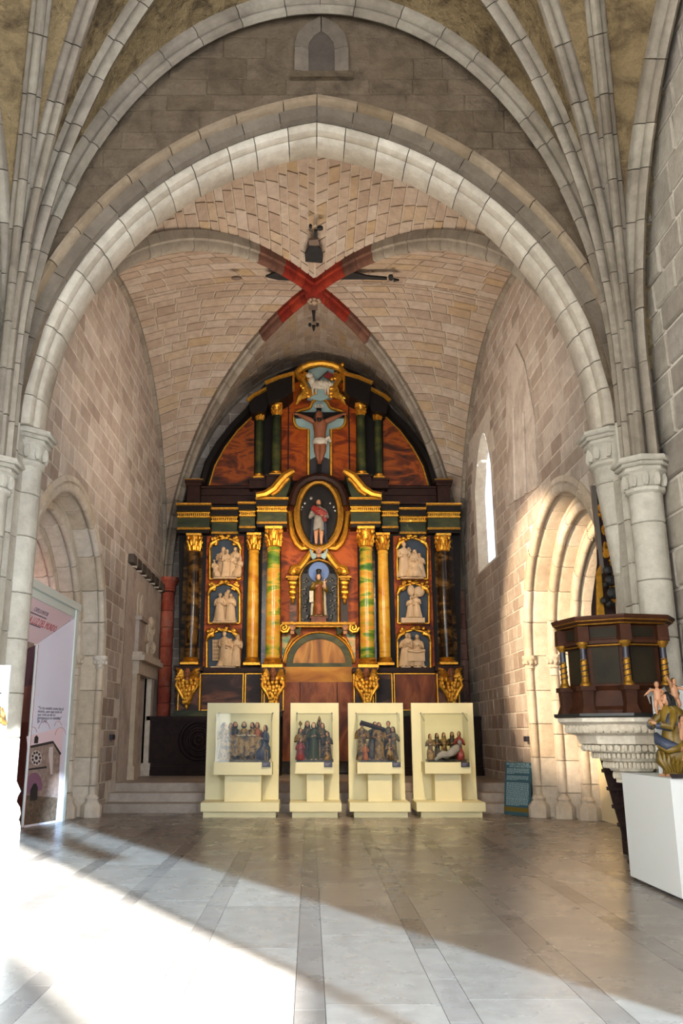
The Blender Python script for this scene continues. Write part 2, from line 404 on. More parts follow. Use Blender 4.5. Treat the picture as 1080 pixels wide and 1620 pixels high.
# ---- pointed arches
class Arch:
    def __init__(s, a, rise, zs):
        s.a, s.rise, s.zs = a, rise, zs; s.c = (rise * rise - a * a) / (2 * a); s.R = a + s.c
    def pt(s, d, f):       # f -1..1 along the arc, 0 = apex ; returns u,z
        R = s.R + d; pa = math.acos(max(-1, min(1, s.c / R))); ph = (1 - abs(f)) * pa
        u = R * math.cos(ph) - s.c; z = R * math.sin(ph)
        return (u if f >= 0 else -u, s.zs + z)
    def top(s, u, d=0):    # height of the offset curve above u
        R = s.R + d; q = abs(u) + s.c
        return s.zs + (math.sqrt(R * R - q * q) if R > abs(q) else 0)
    def inside(s, u, z, d=0):
        if z < s.zs: return abs(u) < s.a + d
        return (abs(u) + s.c) ** 2 + (z - s.zs) ** 2 < (s.R + d) ** 2
    def length(s): return s.R * math.acos(max(-1, min(1, s.c / s.R)))
def piece(name, rings, mat, parent):
    n = len(rings[0]); vs = [p for r in rings for p in r]; k = len(rings)
    fs = [(i * n + j, i * n + (j + 1) % n, (i + 1) * n + (j + 1) % n, (i + 1) * n + j) for i in range(k - 1) for j in range(n)]
    fs += [tuple(range(n - 1, -1, -1)), tuple((k - 1) * n + j for j in range(n))]
    me = rawmesh(name, vs, fs)
    me.polygons.foreach_set('use_smooth', [True] * len(fs)); me.set_sharp_from_angle(angle=math.radians(40))
    return obj(name, me, mat, parent)
def arch_order(parent, A, prof, mp, seg, mat, name='voussoir', jamb=None, seed=0, rng=(-1, 1), jambs=(-1, 1), jamb_mat=None, gap=.006, jseg=.55):
    rr = random.Random(seed); L = A.length()
    for sgn in (-1, 1):
        f0, f1 = (max(rng[0], -1), 0) if sgn < 0 else (0, min(rng[1], 1))
        if f1 - f0 < .01: continue
        n = max(1, round(L * (f1 - f0) / seg)); cuts = [f0 + (f1 - f0) * (i + (rr.uniform(-.15, .15) if 0 < i < n else 0)) / n for i in range(n + 1)]
        g = gap / L
        for a, b in zip(cuts, cuts[1:]):
            rings = []; e = rr.uniform(-.006, .006)
            for k in range(4):
                f = a + g + (b - a - 2 * g) * k / 3
                if sgn < 0: f = min(f, -1e-5)
                else: f = max(f, 1e-5)
                ring = []
                for d, w in prof:
                    u, z = A.pt(d + (e if d < .5 else 0), f); ring.append(mp(u, z, w + e))
                rings.append(ring)
            piece(name, rings, mat, parent)
    if jamb is not None:
        for sgn in jambs:
            z = jamb
            while z < A.zs - .05:
                z2 = min(z + jseg * rr.uniform(.8, 1.2), A.zs)
                if A.zs - z2 < .15: z2 = A.zs
                e = rr.uniform(-.005, .005); rings = []
                for q in (z + gap, z2 - gap): rings.append([mp(sgn * (A.a + d + e), q, w + e) for d, w in prof])
                piece('jamb_stone', rings, jamb_mat or mat, parent); z = z2
def sweep(parent, pts, prof, side, seg, matfn, name='voussoir', gap=.006, seed=0):
    rr = random.Random(seed); pts = [Vector(p) for p in pts]; cum = [0]
    for a, b in zip(pts, pts[1:]): cum.append(cum[-1] + (b - a).length)
    L = cum[-1]
    def at(s):
        s = max(0, min(L, s)); i = 0
        while i < len(cum) - 2 and cum[i + 1] < s: i += 1
        t = (s - cum[i]) / max(1e-9, cum[i + 1] - cum[i]); return pts[i].lerp(pts[i + 1], t)
    side = Vector(side).normalized(); n = max(1, round(L / seg))
    cuts = [L * (i + (rr.uniform(-.2, .2) if 0 < i < n else 0)) / n for i in range(n + 1)]
    for a, b in zip(cuts, cuts[1:]):
        rings = []; e = 1 + rr.uniform(-.03, .03)
        for k in range(4):
            s = a + gap + (b - a - 2 * gap) * k / 3; P = at(s); T = (at(s + .05) - at(s - .05)).normalized()
            N = T.cross(side).normalized()
            rings.append([P + side * (q[0] * e) + N * (q[1] * e) for q in prof])
        m = matfn((a + b) / 2, L) if callable(matfn) else matfn
        piece(name, rings, m, parent)
def textmesh(s, size, name, mat, parent, origin, eu, ev, en, align='LEFT'):
    cu = bpy.data.curves.new(name, 'FONT'); cu.body = s; cu.size = size; cu.align_x = align; cu.extrude = .001
    cu.resolution_u = 2
    t = bpy.data.objects.new(name, cu); COL.objects.link(t)
    dg = bpy.context.evaluated_depsgraph_get(); dg.update()
    me = bpy.data.meshes.new_from_object(t.evaluated_get(dg)); bpy.data.objects.remove(t); bpy.data.curves.remove(cu)
    eu, ev, en, O = Vector(eu), Vector(ev), Vector(en), Vector(origin)
    for v in me.vertices: v.co = O + eu * v.co.x + ev * v.co.y + en * v.co.z
    return obj(name, me, mat, parent)
# ================================================================= THE BUILDING
AX, WH = 0.1, 4.2
XL, XR = AX - WH, AX + WH
Y0, YB = 10.97, 23.4
VC = Vector((AX, 17.45, 11.45))
MA = Arch(3.69, 4.42, 5.44)                    # chancel arch
PA = Arch(1.91, 2.0, 3.0)                      # side portals
PYC = 14.35
# ---------------------------------------------------------------- floor
floor = empty('floor', (0, 0, 0), 'polished grey marble paving of wide slabs and narrow darker strips', 'floor', kind='structure')
obj('joint_bed', rawmesh('joint_bed', [(-9, -12, -.006), (9.5, -12, -.006), (9.5, 23.5, -.006), (-9, 23.5, -.006)], [(0, 1, 2, 3)]), 'fl_joint', floor)
bl = []; rr = random.Random(5)
for i in range(-8, 9):
    xs = AX - .1 + i * .86
    for (xa, xb, m, l0, l1) in ((xs - .09, xs + .09, 'fl_strip', .5, 1.5), (xs + .09, xs + .77, 'fl_slab', .9, 2.0)):
        y = 1.0 - rr.uniform(0, 1.2)
        while y < 17.8:
            ln = rr.uniform(l0, l1); y2 = min(y + ln, 17.85)
            if y2 - y > .1:
                bl.append((Vector(((xa + xb) / 2, (y + y2) / 2, -.006)), Vector((xb - xa - .004, 0, 0)), Vector((0, y2 - y - .004, 0)), Vector((0, 0, .006)), (xb - xa) * (y2 - y), m))
            y += ln
# floor slabs are flat pieces: own unit mesh without the rustic bevel
FU = [(-.5, -.5, 0), (.5, -.5, 0), (.5, .5, 0), (-.5, .5, 0), (-.5, -.5, 1), (.5, -.5, 1), (.5, .5, 1), (-.5, .5, 1)]
FF = [(0, 3, 2, 1), (4, 5, 6, 7), (0, 1, 5, 4), (1, 2, 6, 5), (2, 3, 7, 6), (3, 0, 4, 7)]
def place_flat(parent, blocks, name, limit, rest_mat):
    b2 = sorted(((score(b[0], b[4]), i, b) for i, b in enumerate(blocks)), key=lambda q: -q[0])
    vs = []; fs = []; rn = []; q = random.Random(9); mm = {}
    for k, (s_, i, b) in enumerate(b2):
        c, u, v, n = [Vector(t) for t in b[:4]]
        if k < limit and s_ > 60:
            if b[5] not in mm:
                mm[b[5]] = rawmesh(name, FU, FF); mm[b[5]].materials.append(MATS[b[5]])
            o = bpy.data.objects.new(name, mm[b[5]]); COL.objects.link(o); o.parent = parent
            o.matrix_world = Matrix(((u[0], v[0], n[0], c[0]), (u[1], v[1], n[1], c[1]), (u[2], v[2], n[2], c[2]), (0, 0, 0, 1)))
        else:
            kk = len(vs); vs += [c + u * p[0] + v * p[1] + n * p[2] for p in FU]; fs += [tuple(t + kk for t in f) for f in FF]; rn += [q.random()] * 6
    if vs:
        o = obj(name + '_field', rawmesh(name + '_field', vs, fs, rn), rest_mat, parent); o['kind'] = 'stuff'
place_flat(floor, bl, 'floor_slab', 300, 'fl_slab')
# ---------------------------------------------------------------- altar steps and platform
ZP = .51
steps = empty('floor_altar_steps', (AX, 17.7, 0), 'three pale stone steps rising across the chapel to the altarpiece platform', 'steps', kind='structure')
rr = random.Random(11)
for k, y in enumerate((17.7, 18.2, 18.7)):
    x = XL
    while x < XR - .01:
        x2 = min(XR, x + rr.uniform(1.5, 2.3))
        if XR - x2 < .5: x2 = XR
        MB().box(x + .003, x2 - .003, y, y + .55 if k < 2 else 19.3, .17 * k, .17 * (k + 1)).build('step_slab', 'st_step', steps, 0); x = x2
x = XL
while x < XR - .01:
    x2 = min(XR, x + rr.uniform(.9, 1.3))
    for ya, yb in ((19.3, 20.4), (20.4, 21.5), (21.5, 23.4)):
        MB().box(x + .003, x2 - .003, ya + .003, yb - .003, 0, ZP).build('platform_slab', 'st_step', steps, 0)
    x = x2
# ---------------------------------------------------------------- chapel side walls
def fz(y):                                     # lunette height on the side walls
    q = abs(y - 17.35) / 6.05
    return 5.6 + 5.35 * math.sqrt(max(0, 1 - q * q))
WIN = (19.25, 21.25, 5.45, 8.75)
def wintop(y): return WIN[3] - 1.2 * ((y - 19.95) / 1.3) ** 2 if y > 19.95 else WIN[3] - 1.0 * ((y - 19.95) / .7) ** 2
DOOR = (19.9, 22.0, ZP, 3.15)
def chapel_wall(name, left):
    X = XL if left else XR
    lab = 'left chapel wall of coursed stone with pointed portal and small classical doorway' if left else 'right chapel wall of coursed stone with lancet window and warmly lit portal'
    p = empty(name, (0, 0, 0), lab, 'wall', kind='structure')
    ops = [(PYC - PA.a - .7, PYC + PA.a + .7, lambda y: 0, lambda y: PA.top(y - PYC, .7))]
    if left: ops.append((DOOR[0] + .3, DOOR[1] - .3, lambda y: ZP, lambda y: DOOR[3] - .3))
    else: ops.append((WIN[0], WIN[1], lambda y: WIN[2], wintop))
    us = [Y0 + (YB - Y0) * i / 20 for i in range(21)]
    sheet('mortar_bed', lambda u, z: Vector((X, u, z)), us, 0, 12.4, ops, 'st_mortar', p)
    def ok(a, b, v0, v1):
        if left: ya, yb = a, b
        else: ya, yb = -b, -a
        m = (ya + yb) / 2
        if v1 > max(fz(ya), fz(yb)) + .1: return False
        for yy in (ya, m, yb):
            for zz in (v0, v1):
                if PA.inside(yy - PYC, zz, .62): return False
        if m > 17.7 and v0 < ZP - .2: return False
        if left:
            if DOOR[0] - .1 < yb and ya < DOOR[1] + .1 and v0 < 5.25 and v1 > ZP - .1: return False
            if yb > 18.7 and v0 < 5.3: return False
        else:
            if WIN[0] - .02 < yb and ya < WIN[1] + .02 and v1 > WIN[2] - .02 and v0 < WIN[3]: return False
        return True
    B = courses(Y0 if left else -YB, YB if left else -Y0, 0, 11.0, .31, .52, 21 if left else 22, ok, (X, 0, 0),
                (0, 1 if left else -1, 0), (0, 0, 1), (1 if left else -1, 0, 0), .012)
    place_blocks(p, B, 'st_chapel', 'wall_stone', 300, 3)
    # portal orders
    sg = -1 if left else 1
    mp = lambda u, z, w: Vector((X + sg * w, PYC + u, z))
    dd, ww = .28, .36
    for k in range(3):
        d0, wf = dd * k, ww * (2 - k) - (.04 if k == 2 else 0)
        prof = [(d0 + dd + .01, wf + .02), (d0 + .19, wf), (d0 + .165, wf + .05), (d0 + .14, wf - .005)]
        for q in range(6):
            a = PI * .35 + PI * 1.1 * q / 5
            prof.append((d0 + .07 + .07 * math.cos(a), wf + .065 - .07 * math.sin(a)))
        prof += [(d0 + .03, wf + .16), (d0, wf + .2), (d0, wf + ww + .08), (d0 + dd + .01, wf + ww + .08)]
        arch_order(p, PA, prof, mp, .5, 'st_portal', jamb=.0, seed=40 + k)
        # capital and base on both jambs
        for s in (-1, 1):
            c = mp(s * (PA.a + d0 + .07), 0, wf + .07)
            m = MB(); z = PA.zs
            m.lathe((c.x, c.y, z - .26), [(.075, 0), (.095, .02), (.075, .05), (.09, .1), (.13, .17), (.15, .2), (.15, .26)], 10)
            for q in range(8):
                a = q * PI / 4
                m.ball((c.x + .115 * math.cos(a), c.y + .115 * math.sin(a), z - .13), (.035, .035, .05), 6, 4)
            m.build('capital', 'st_portal', p)
            m = MB(); m.lathe((c.x, c.y, 0), [(.2, 0), (.2, .2), (.17, .24), (.12, .3), (.14, .34), (.09, .4)], 8, rot=PI / 8)
            m.build('base', 'st_portal', p)
    path = [(-1, None)] + [(-1 + i / 20, 1) for i in range(41)] + [(1, None)]; V = []
    for f, q in path:
        for d, w in ((.71, 0), (.6, .4), (.42, .5), (.4, .76), (.2, .82), (.13, 1.14)):
            u, z = PA.pt(d, f) if q else (f * (PA.a + d), 0)
            V.append(mp(u, z, w))
    obj('reveal_core', rawmesh('reveal_core', V, [(6 * i + j, 6 * i + j + 1, 6 * i + j + 7, 6 * i + j + 6) for i in range(len(path) - 1) for j in range(5)]), 'st_portal', p)
    return p
wl = chapel_wall('wall_left', True); wr = chapel_wall('wall_right', False)
# dark side rooms behind the portals
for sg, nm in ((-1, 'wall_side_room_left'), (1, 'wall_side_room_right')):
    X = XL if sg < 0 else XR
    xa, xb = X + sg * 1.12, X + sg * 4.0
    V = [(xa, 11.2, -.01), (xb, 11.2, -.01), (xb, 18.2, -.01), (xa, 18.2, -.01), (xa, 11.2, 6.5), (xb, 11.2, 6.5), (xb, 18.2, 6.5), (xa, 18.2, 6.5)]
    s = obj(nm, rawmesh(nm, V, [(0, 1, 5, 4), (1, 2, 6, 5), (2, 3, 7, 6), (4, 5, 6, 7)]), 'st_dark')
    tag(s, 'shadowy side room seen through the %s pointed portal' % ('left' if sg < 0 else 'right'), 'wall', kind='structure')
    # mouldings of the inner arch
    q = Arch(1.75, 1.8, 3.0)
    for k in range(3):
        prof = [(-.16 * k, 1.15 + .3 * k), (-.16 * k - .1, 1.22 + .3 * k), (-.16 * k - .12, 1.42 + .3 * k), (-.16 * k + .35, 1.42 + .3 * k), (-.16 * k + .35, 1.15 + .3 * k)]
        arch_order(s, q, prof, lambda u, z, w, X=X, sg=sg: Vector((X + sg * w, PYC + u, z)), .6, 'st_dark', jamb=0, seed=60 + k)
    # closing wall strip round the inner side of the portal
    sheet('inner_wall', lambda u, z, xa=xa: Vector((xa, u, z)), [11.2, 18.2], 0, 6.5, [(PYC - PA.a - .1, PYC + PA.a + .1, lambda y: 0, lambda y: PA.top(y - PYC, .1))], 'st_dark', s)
# lancet window in the right wall
w1 = empty('window_1', (XR, 20.2, WIN[2]), 'tall narrow round-headed lancet window glowing white in the right chapel wall', 'window', kind='structure')
m = MB(); N = 14
ys = [WIN[0] + (WIN[1] - WIN[0]) * i / N for i in range(N + 1)]
def wout(y): return 19.3 + (y - WIN[0]) * .9
V = []; Fc = []
for y in ys:
    zt = wintop(y); V += [(XR, y, zt), (XR + .24, wout(y), zt - .1)]
Fc = [(2 * i, 2 * i + 2, 2 * i + 3, 2 * i + 1) for i in range(N)]
k = len(V); V += [(XR, WIN[0], WIN[2]), (XR + .24, wout(WIN[0]), WIN[2] + .25), (XR, WIN[1], WIN[2]), (XR + .24, wout(WIN[1]), WIN[2] + .25)]
Fc += [(k, 0, 1, k + 1), (k + 2, k + 3, 2 * N + 1, 2 * N), (k, k + 1, k + 3, k + 2)]
obj('reveal', rawmesh('reveal', V, Fc), 'st_white', w1)
V = [(XR + .23, wout(y), wintop(y) - .12) for y in ys] + [(XR + .23, wout(WIN[1]), WIN[2] + .25), (XR + .23, wout(WIN[0]), WIN[2] + .25)]
me = rawmesh('pane', V + [(x + .02, y, z) for x, y, z in V], [tuple(range(len(V))), tuple(range(2 * len(V) - 1, len(V) - 1, -1))])
obj('pane', me, 'window_light', w1)
# walled-up window on the right wall
t1 = empty('trim_1', (XR, 17.3, 5), 'darker plaster patch of a walled-up pointed window on the right chapel wall', 'wall patch', kind='structure')
ps = [pixX(x, y, XR - .035) for x, y in ((803, 800), (800, 640), (803, 575), (815, 545), (829, 575), (845, 660), (850, 770))]
MB().slab(ps, (1, 0, 0), .05).build('patch', 'st_plaster', t1, 0)
for q in (.33, .68):
    a = ps[0].lerp(ps[6], q); b = ps[1].lerp(ps[5], q)
    MB().tube([a, b], [.06, .05], 6).build('blocked_mullion', 'st_plaster', t1)
# small doorway, old carving and corbels on the left wall
d1 = empty('door_1', (XL, 20.95, ZP), 'small stone-framed classical doorway beside the altarpiece on the left wall', 'door', kind='structure')
X = XL
for y in (DOOR[0] + .12, DOOR[1] - .12):
    m = MB().box(X - .1, X + .12, y - .18, y + .18, ZP, DOOR[3] - .3); m.box(X - .1, X + .17, y - .21, y + .21, ZP, ZP + .3); m.build('pilaster', 'st_portal', d1)
m = MB().box(X - .05, X + .16, DOOR[0] - .1, DOOR[1] + .1, DOOR[3] - .3, DOOR[3]); m.build('lintel', 'st_portal', d1)
m = MB().box(X - .05, X + .3, DOOR[0] - .22, DOOR[1] + .22, DOOR[3], DOOR[3] + .12); m.box(X - .05, X + .24, DOOR[0] - .16, DOOR[1] + .16, DOOR[3] + .12, DOOR[3] + .2); m.build('cornice', 'st_portal', d1)
MB().box(X - .12, X - .05, DOOR[0] + .2, DOOR[1] - .2, ZP - .02, DOOR[3] - .2).build('door_panel', 'st_plaster', d1)
m = MB().box(X - .4, X, DOOR[0] + .26, DOOR[0] + .3, ZP, DOOR[3] - .28); m.box(X - .4, X, DOOR[1] - .3, DOOR[1] - .26, ZP, DOOR[3] - .28); m.box(X - .4, X, DOOR[0] + .26, DOOR[1] - .26, DOOR[3] - .3, DOOR[3] - .28); m.build('reveal', 'st_portal', d1)
t2 = empty('trim_2', (XL, 20.5, 3.4), 'weathered carved niche remains above the small doorway on the left wall', 'carving', kind='structure')
m = MB().box(X, X + .1, 19.9, 20.7, 3.37, 4.15); m.box(X, X + .16, 19.85, 20.75, 4.1, 4.2); m.build('carved_block', 'st_plaster', t2)
for y in (20.1, 20.5):
    MB().add([(X + .03, y - .14, 4.2), (X + .03, y + .14, 4.2), (X + .03, y + .14, 4.6), (X + .03, y + .09, 4.72), (X + .03, y, 4.78), (X + .03, y - .09, 4.72), (X + .03, y - .14, 4.6),
              (X - .03, y - .14, 4.2), (X - .03, y + .14, 4.2), (X - .03, y + .14, 4.6), (X - .03, y + .09, 4.72), (X - .03, y, 4.78), (X - .03, y - .09, 4.72), (X - .03, y - .14, 4.6)],
             [tuple(range(7))] + [(i, (i + 1) % 7, (i + 1) % 7 + 7, i + 7) for i in range(7)]).build('blind_arch', 'st_white', t2)
rr = random.Random(3)
m = MB()
for k in range(26):
    yy = rr.uniform(20.9, 21.9); zz = rr.uniform(3.4, 4.4) - abs(yy - 21.4) * .5
    m.ball((X + .05, yy, zz), (rr.uniform(.05, .12), rr.uniform(.06, .16), rr.uniform(.08, .2)), 7, 5)
m.build('worn_figure', 'st_portal', t2)
t3 = empty('trim_3', (XL, 21, 5.2), 'row of small dark corbel stones on the left wall beside the red column', 'corbels', kind='structure')
for k in range(8):
    y = 18.75 + k * .58
    MB().box(X - .02, X + .13, y, y + .4, 5.25, 5.45).build('corbel', 'st_dark', t3, 0)
    MB().box(X - .02, X + .1, y + .41, y + .57, 5.22, 5.48).build('corbel_joint', 'st_mortar', t3, 0)
MB().box(X - .02, X + .05, 18.75, 23.3, ZP, 5.22).build('plaster_field', 'st_plaster', t3, 0) if False else None
sheet('plaster_field', lambda u, z: Vector((X + .012, u, z)), [18.75, 23.35], ZP, 5.24, [(DOOR[0] + .3, DOOR[1] - .3, lambda y: ZP - .01, lambda y: DOOR[3] - .3)], 'st_plaster', t3)
# ---------------------------------------------------------------- back wall
wb = empty('wall_back', (0, 0, 0), 'stone end wall of the chapel behind the altarpiece', 'wall', kind='structure')
obj('mortar_bed', rawmesh('mortar_bed', [(XL, YB, 0), (XR, YB, 0), (XR, YB, 13), (XL, YB, 13)], [(0, 1, 2, 3)]), 'st_mortar', wb)
B = courses(XL, XR, ZP, 11.8, .31, .52, 31, lambda a, b, v0, v1: (abs((a + b) / 2 - AX) > 3.1 or v1 > 8) and v1 < 5.6 + 6.6 * math.sqrt(max(0, 1 - ((abs((a + b) / 2 - AX)) / 4.2) ** 2)), (0, YB, 0), (1, 0, 0), (0, 0, 1), (0, -1, 0), .012)
place_blocks(wb, B, 'st_chapel', 'wall_stone', 300, 4)
# red painted corner columns
for sg, mt, lab in ((-1, 'st_red', 'red painted half-column in the left back corner beside the altarpiece'), (1, 'st_redfaint', 'faded red half-column in the right back corner beside the altarpiece')):
    c = (AX + sg * 4.0, YB - .22)
    t = empty('trim_%d' % (4 if sg < 0 else 5), (c[0], c[1], ZP), lab, 'column', kind='structure')
    z = ZP; rr = random.Random(70 + sg)
    while z < 5.25:
        z2 = min(z + rr.uniform(.38, .55), 5.3)
        MB().lathe((c[0], c[1], 0), [(.17, z + .006), (.18, z + .02), (.18, z2 - .02), (.17, z2 - .006)], 12).build('drum', mt if z > 1.8 else 'st_redfaint', t)
        z = z2
    MB().lathe((c[0], c[1], 5.3), [(.18, 0), (.21, .04), (.18, .08), (.24, .24), (.29, .28), (.29, .38)], 10).build('capital', mt if sg < 0 else 'st_rib', t)
# ---------------------------------------------------------------- chapel vault
def qc(S, C, t):
    a = t * PI / 2; h = 1 - math.cos(a)
    return Vector((S[0] + (C[0] - S[0]) * h, S[1] + (C[1] - S[1]) * h, S[2] + (C[2] - S[2]) * math.sin(a)))
ZS = 5.65
cor = {'bl': (AX - 4.08, YB - .15, ZS), 'br': (AX + 4.08, YB - .15, ZS), 'fl': (AX - 4.08, Y0 + .1, ZS), 'fr': (AX + 4.08, Y0 + .1, ZS)}
LA = (XL, 17.35, 10.95); RA = (XR, 17.35, 10.95); BA = (AX, YB, 12.15); FA = (AX, Y0, 11.3)
def wallS(k, side):
    c = cor[k]
    if side in 'LR': return (XL if side == 'L' else XR, c[1], ZS)
    return (c[0], YB if side == 'B' else Y0, ZS)
cells = {'left': [('bl', 'L', LA), ('fl', 'L', LA)], 'right': [('br', 'R', RA), ('fr', 'R', RA)], 'back': [('bl', 'B', BA), ('br', 'B', BA)], 'front': [('fl', 'F', FA), ('fr', 'F', FA)]}
for nm, hs in cells.items():
    p = empty('ceiling_' + nm, (0, 0, 0), '%s web of the chapel rib vault in pale coursed stone' % nm, 'vault', kind='structure')
    st_v, st_f, st_r = [], [], []
    cand = []
    for hi, (k, side, apex) in enumerate(hs):
        S1, S2 = cor[k], wallS(k, side)
        def P(t, s, up=0.0):
            a = qc(S1, VC, t); b = qc(S2, apex, t); q = a.lerp(b, s); q.z += .22 * math.sin(PI * s) * t + up; return q
        NT_, NS_ = 28, 8
        V = [P(i / NT_, j / NS_, .02) for i in range(NT_ + 1) for j in range(NS_ + 1)]
        Fq = [(i * (NS_ + 1) + j, i * (NS_ + 1) + j + 1, (i + 1) * (NS_ + 1) + j + 1, (i + 1) * (NS_ + 1) + j) for i in range(NT_) for j in range(NS_)]
        o = obj('mortar_bed', rawmesh('mortar_bed', V, Fq), 'st_mortar_v', p)
        rr = random.Random(hash_ := 100 + hi + 10 * len(nm) + ord(nm[0])); t = .08
        while t < .995:
            dt = .031 * rr.uniform(.75, 1.25); t2 = min(1, t + dt)
            wid = (P(t, 0) - P(t, 1)).length; n = max(1, int(round(wid / .5))); cuts = [0] + sorted((i + rr.uniform(-.25, .25)) / n for i in range(1, n)) + [1]
            for a, b in zip(cuts, cuts[1:]):
                g = min(.012 / max(wid, .1), .1); gt = .0016
                base = [P(t + gt, a + g), P(t + gt, b - g), P(t2 - gt, b - g), P(t2 - gt, a + g)]
                c = (base[0] + base[1] + base[2] + base[3]) / 4
                nn = (base[1] - base[0]).cross(base[3] - base[0])
                if nn.length < 1e-7: continue
                nn.normalize()
                if nn.dot(Vector((AX, 17.4, 4)) - c) < 0: nn = -nn
                th = .010 * rr.uniform(.5, 1.5)
                top = [q.lerp(c, .04) + nn * th for q in base]; low = [q - nn * .03 for q in base]
                cand.append((score(c, (base[1] - base[0]).length * (base[3] - base[0]).length), low + top))
            t = t2
    cand.sort(key=lambda q: -q[0])
    BF = [(0, 3, 2, 1), (4, 5, 6, 7), (0, 1, 5, 4), (1, 2, 6, 5), (2, 3, 7, 6), (3, 0, 4, 7)]
    rr = random.Random(8)
    for k, (sc, vs_) in enumerate(cand):
        if k < 280 and sc > 60: obj('vault_stone', rawmesh('vault_stone', vs_, BF), 'st_vault', p)
        else:
            kk = len(st_v); st_v += vs_; st_f += [tuple(i + kk for i in f) for f in BF]; st_r += [rr.random()] * 6
    if st_v:
        o = obj('vault_stone_courses', rawmesh('vault_stone_courses', st_v, st_f, st_r), 'st_vault', p); o['kind'] = 'stuff'
RIBP = [(-.13, -.06), (-.13, .1), (-.085, .13), (-.075, .2), (-.05, .27), (0, .3), (.05, .27), (.075, .2), (.085, .13), (.13, .1), (.13, -.06)]
TRN = [6]
def trim(label, cat, loc=(0, 0, 0)):
    o = empty('trim_%d' % TRN[0], loc, label, cat, kind='structure'); TRN[0] += 1; return o
names = {'bl': 'back left', 'br': 'back right', 'fl': 'front left', 'fr': 'front right'}
for k, S in cor.items():
    t = trim('%s diagonal rib of the chapel vault, painted red near the boss' % names[k], 'rib', S)
    pts = [qc(S, VC, i / 40) for i in range(41)]
    h = Vector((VC.x - S[0], VC.y - S[1], 0)).normalized()
    def mf(s, L, k=k):
        r = L - s
        return 'st_ribred' if r < 1.5 else ('st_ribdark' if r < 2.3 else 'st_rib')
    sweep(t, pts, RIBP, h.cross(Vector((0, 0, 1))), .46, mf, seed=ord(k[1]))
# wall ribs
WRP = [(-.1, -.02), (-.1, .06), (-.05, .1), (.05, .1), (.1, .06), (.1, -.02)]
for side, ks, ap, lab in (('L', ('bl', 'fl'), LA, 'left wall rib under the chapel vault'), ('R', ('br', 'fr'), RA, 'right wall rib under the chapel vault'), ('B', ('bl', 'br'), BA, 'back wall rib behind the altarpiece top')):
    t = trim(lab, 'rib')
    for k in ks:
        S = wallS(k, side); pts = [qc(S, ap, i / 30) for i in range(31)]
        h = Vector((ap[0] - S[0], ap[1] - S[1], 0)).normalized()
        sweep(t, pts, WRP, h.cross(Vector((0, 0, 1))), .55, 'st_rib', seed=ord(side))
# boss with painted ornaments
bs = trim('carved round boss at the red crossing of the chapel ribs', 'boss', VC)
m = MB(); m.lathe((VC.x, VC.y, VC.z - .42), [(.02, 0), (.15, .02), (.2, .08), (.22, .2), (.24, .4)], 16)
m.build('boss_disc', 'st_ribred', bs)
m = MB()
for q in range(8): m.ball((VC.x + .12 * math.cos(q * PI / 4), VC.y + .12 * math.sin(q * PI / 4), VC.z - .42), (.045, .045, .03), 6, 4)
m.ball((VC.x, VC.y, VC.z - .44), (.07, .07, .05), 8, 5); m.build('boss_flower', 'st_hood', bs)
def cellpt(px, py):      # the vault surface under a pixel, by marching along the ray
    r = ray(px, py); o = Vector((0, 0, HE)); best = None
    for i in range(400):
        t = 12 + i * .03; q = o + r * t
        dx, dy = q.x - VC.x, q.y - VC.y
        # height of the cell there: spring-to-crown quarter ellipse along the cell's ridge
        nx = abs(dx) / 4.08; ny = abs(dy) / 5.8
        k = max(nx, ny)
        ridge = VC.z
        if ny >= nx: ridge += (BA[2] - VC.z) * (ny - nx) if dy > 0 else (FA[2] - VC.z) * (ny - nx)
        else: ridge += (LA[2] - VC.z) * (nx - ny)
        kk = min(nx, ny)
        z = ZS + (ridge - ZS) * math.sqrt(max(0, 1 - kk * kk))
        if q.z > z - .05: return q
    return o + r * 20
def painted(polys, label):
    t = trim(label, 'painted ornament', cellpt(*polys[0][1][0]))
    for mt, poly in polys:
        vs_ = [cellpt(x, y) for x, y in poly]; nrm = Vector((0, -.35, -.94)); MB().slab([v + nrm * .05 for v in vs_], -nrm, .06).build('painted_motif', mt, t, 0)
def el(cx, cy, rx, ry, n=12): return [(cx + rx * math.cos(2 * PI * i / n), cy + ry * math.sin(2 * PI * i / n)) for i in range(n)]
painted([('paint_black', [(483, 412), (482, 400), (489, 388), (494, 386), (501, 386), (507, 392), (511, 404), (510, 414)]), ('paint_grey', [(489, 386), (488, 378), (503, 376), (505, 386)]), ('paint_black', [(496, 374), (497, 363), (502, 363), (502, 374)]), ('paint_black', el(506, 360, 5, 3)), ('paint_black', el(491, 357, 2.5, 2.5))], 'black painted pear-shaped ornament on the vault above the boss')
painted([('paint_black', [(484, 463), (507, 463), (503, 477), (488, 477)]), ('paint_grey', [(488, 478), (503, 478), (502, 489), (488, 488)]), ('paint_black', [(493, 490), (499, 490), (498, 506), (495, 506)]), ('paint_black', [(493, 514), (499, 514), (497, 522), (495, 522)]), ('paint_black', el(490, 513, 2.5, 2)), ('paint_black', el(502, 513, 2.5, 2))], 'black painted tapering ornament on the vault below the boss')
painted([('paint_black', [(420, 436), (438, 428), (455, 431), (468, 441), (468, 442), (440, 441)]), ('paint_grey', el(374, 439, 8, 2.5))], 'black painted leaf ornament on the vault left of the boss')
painted([('paint_black', [(530, 440), (540, 428), (552, 427), (580, 435), (612, 438), (612, 441), (580, 440)]), ('paint_black', el(618, 438, 4, 4)), ('paint_black', [(622, 440), (631, 442), (622, 444)])], 'long black painted spike ornament on the vault right of the boss')
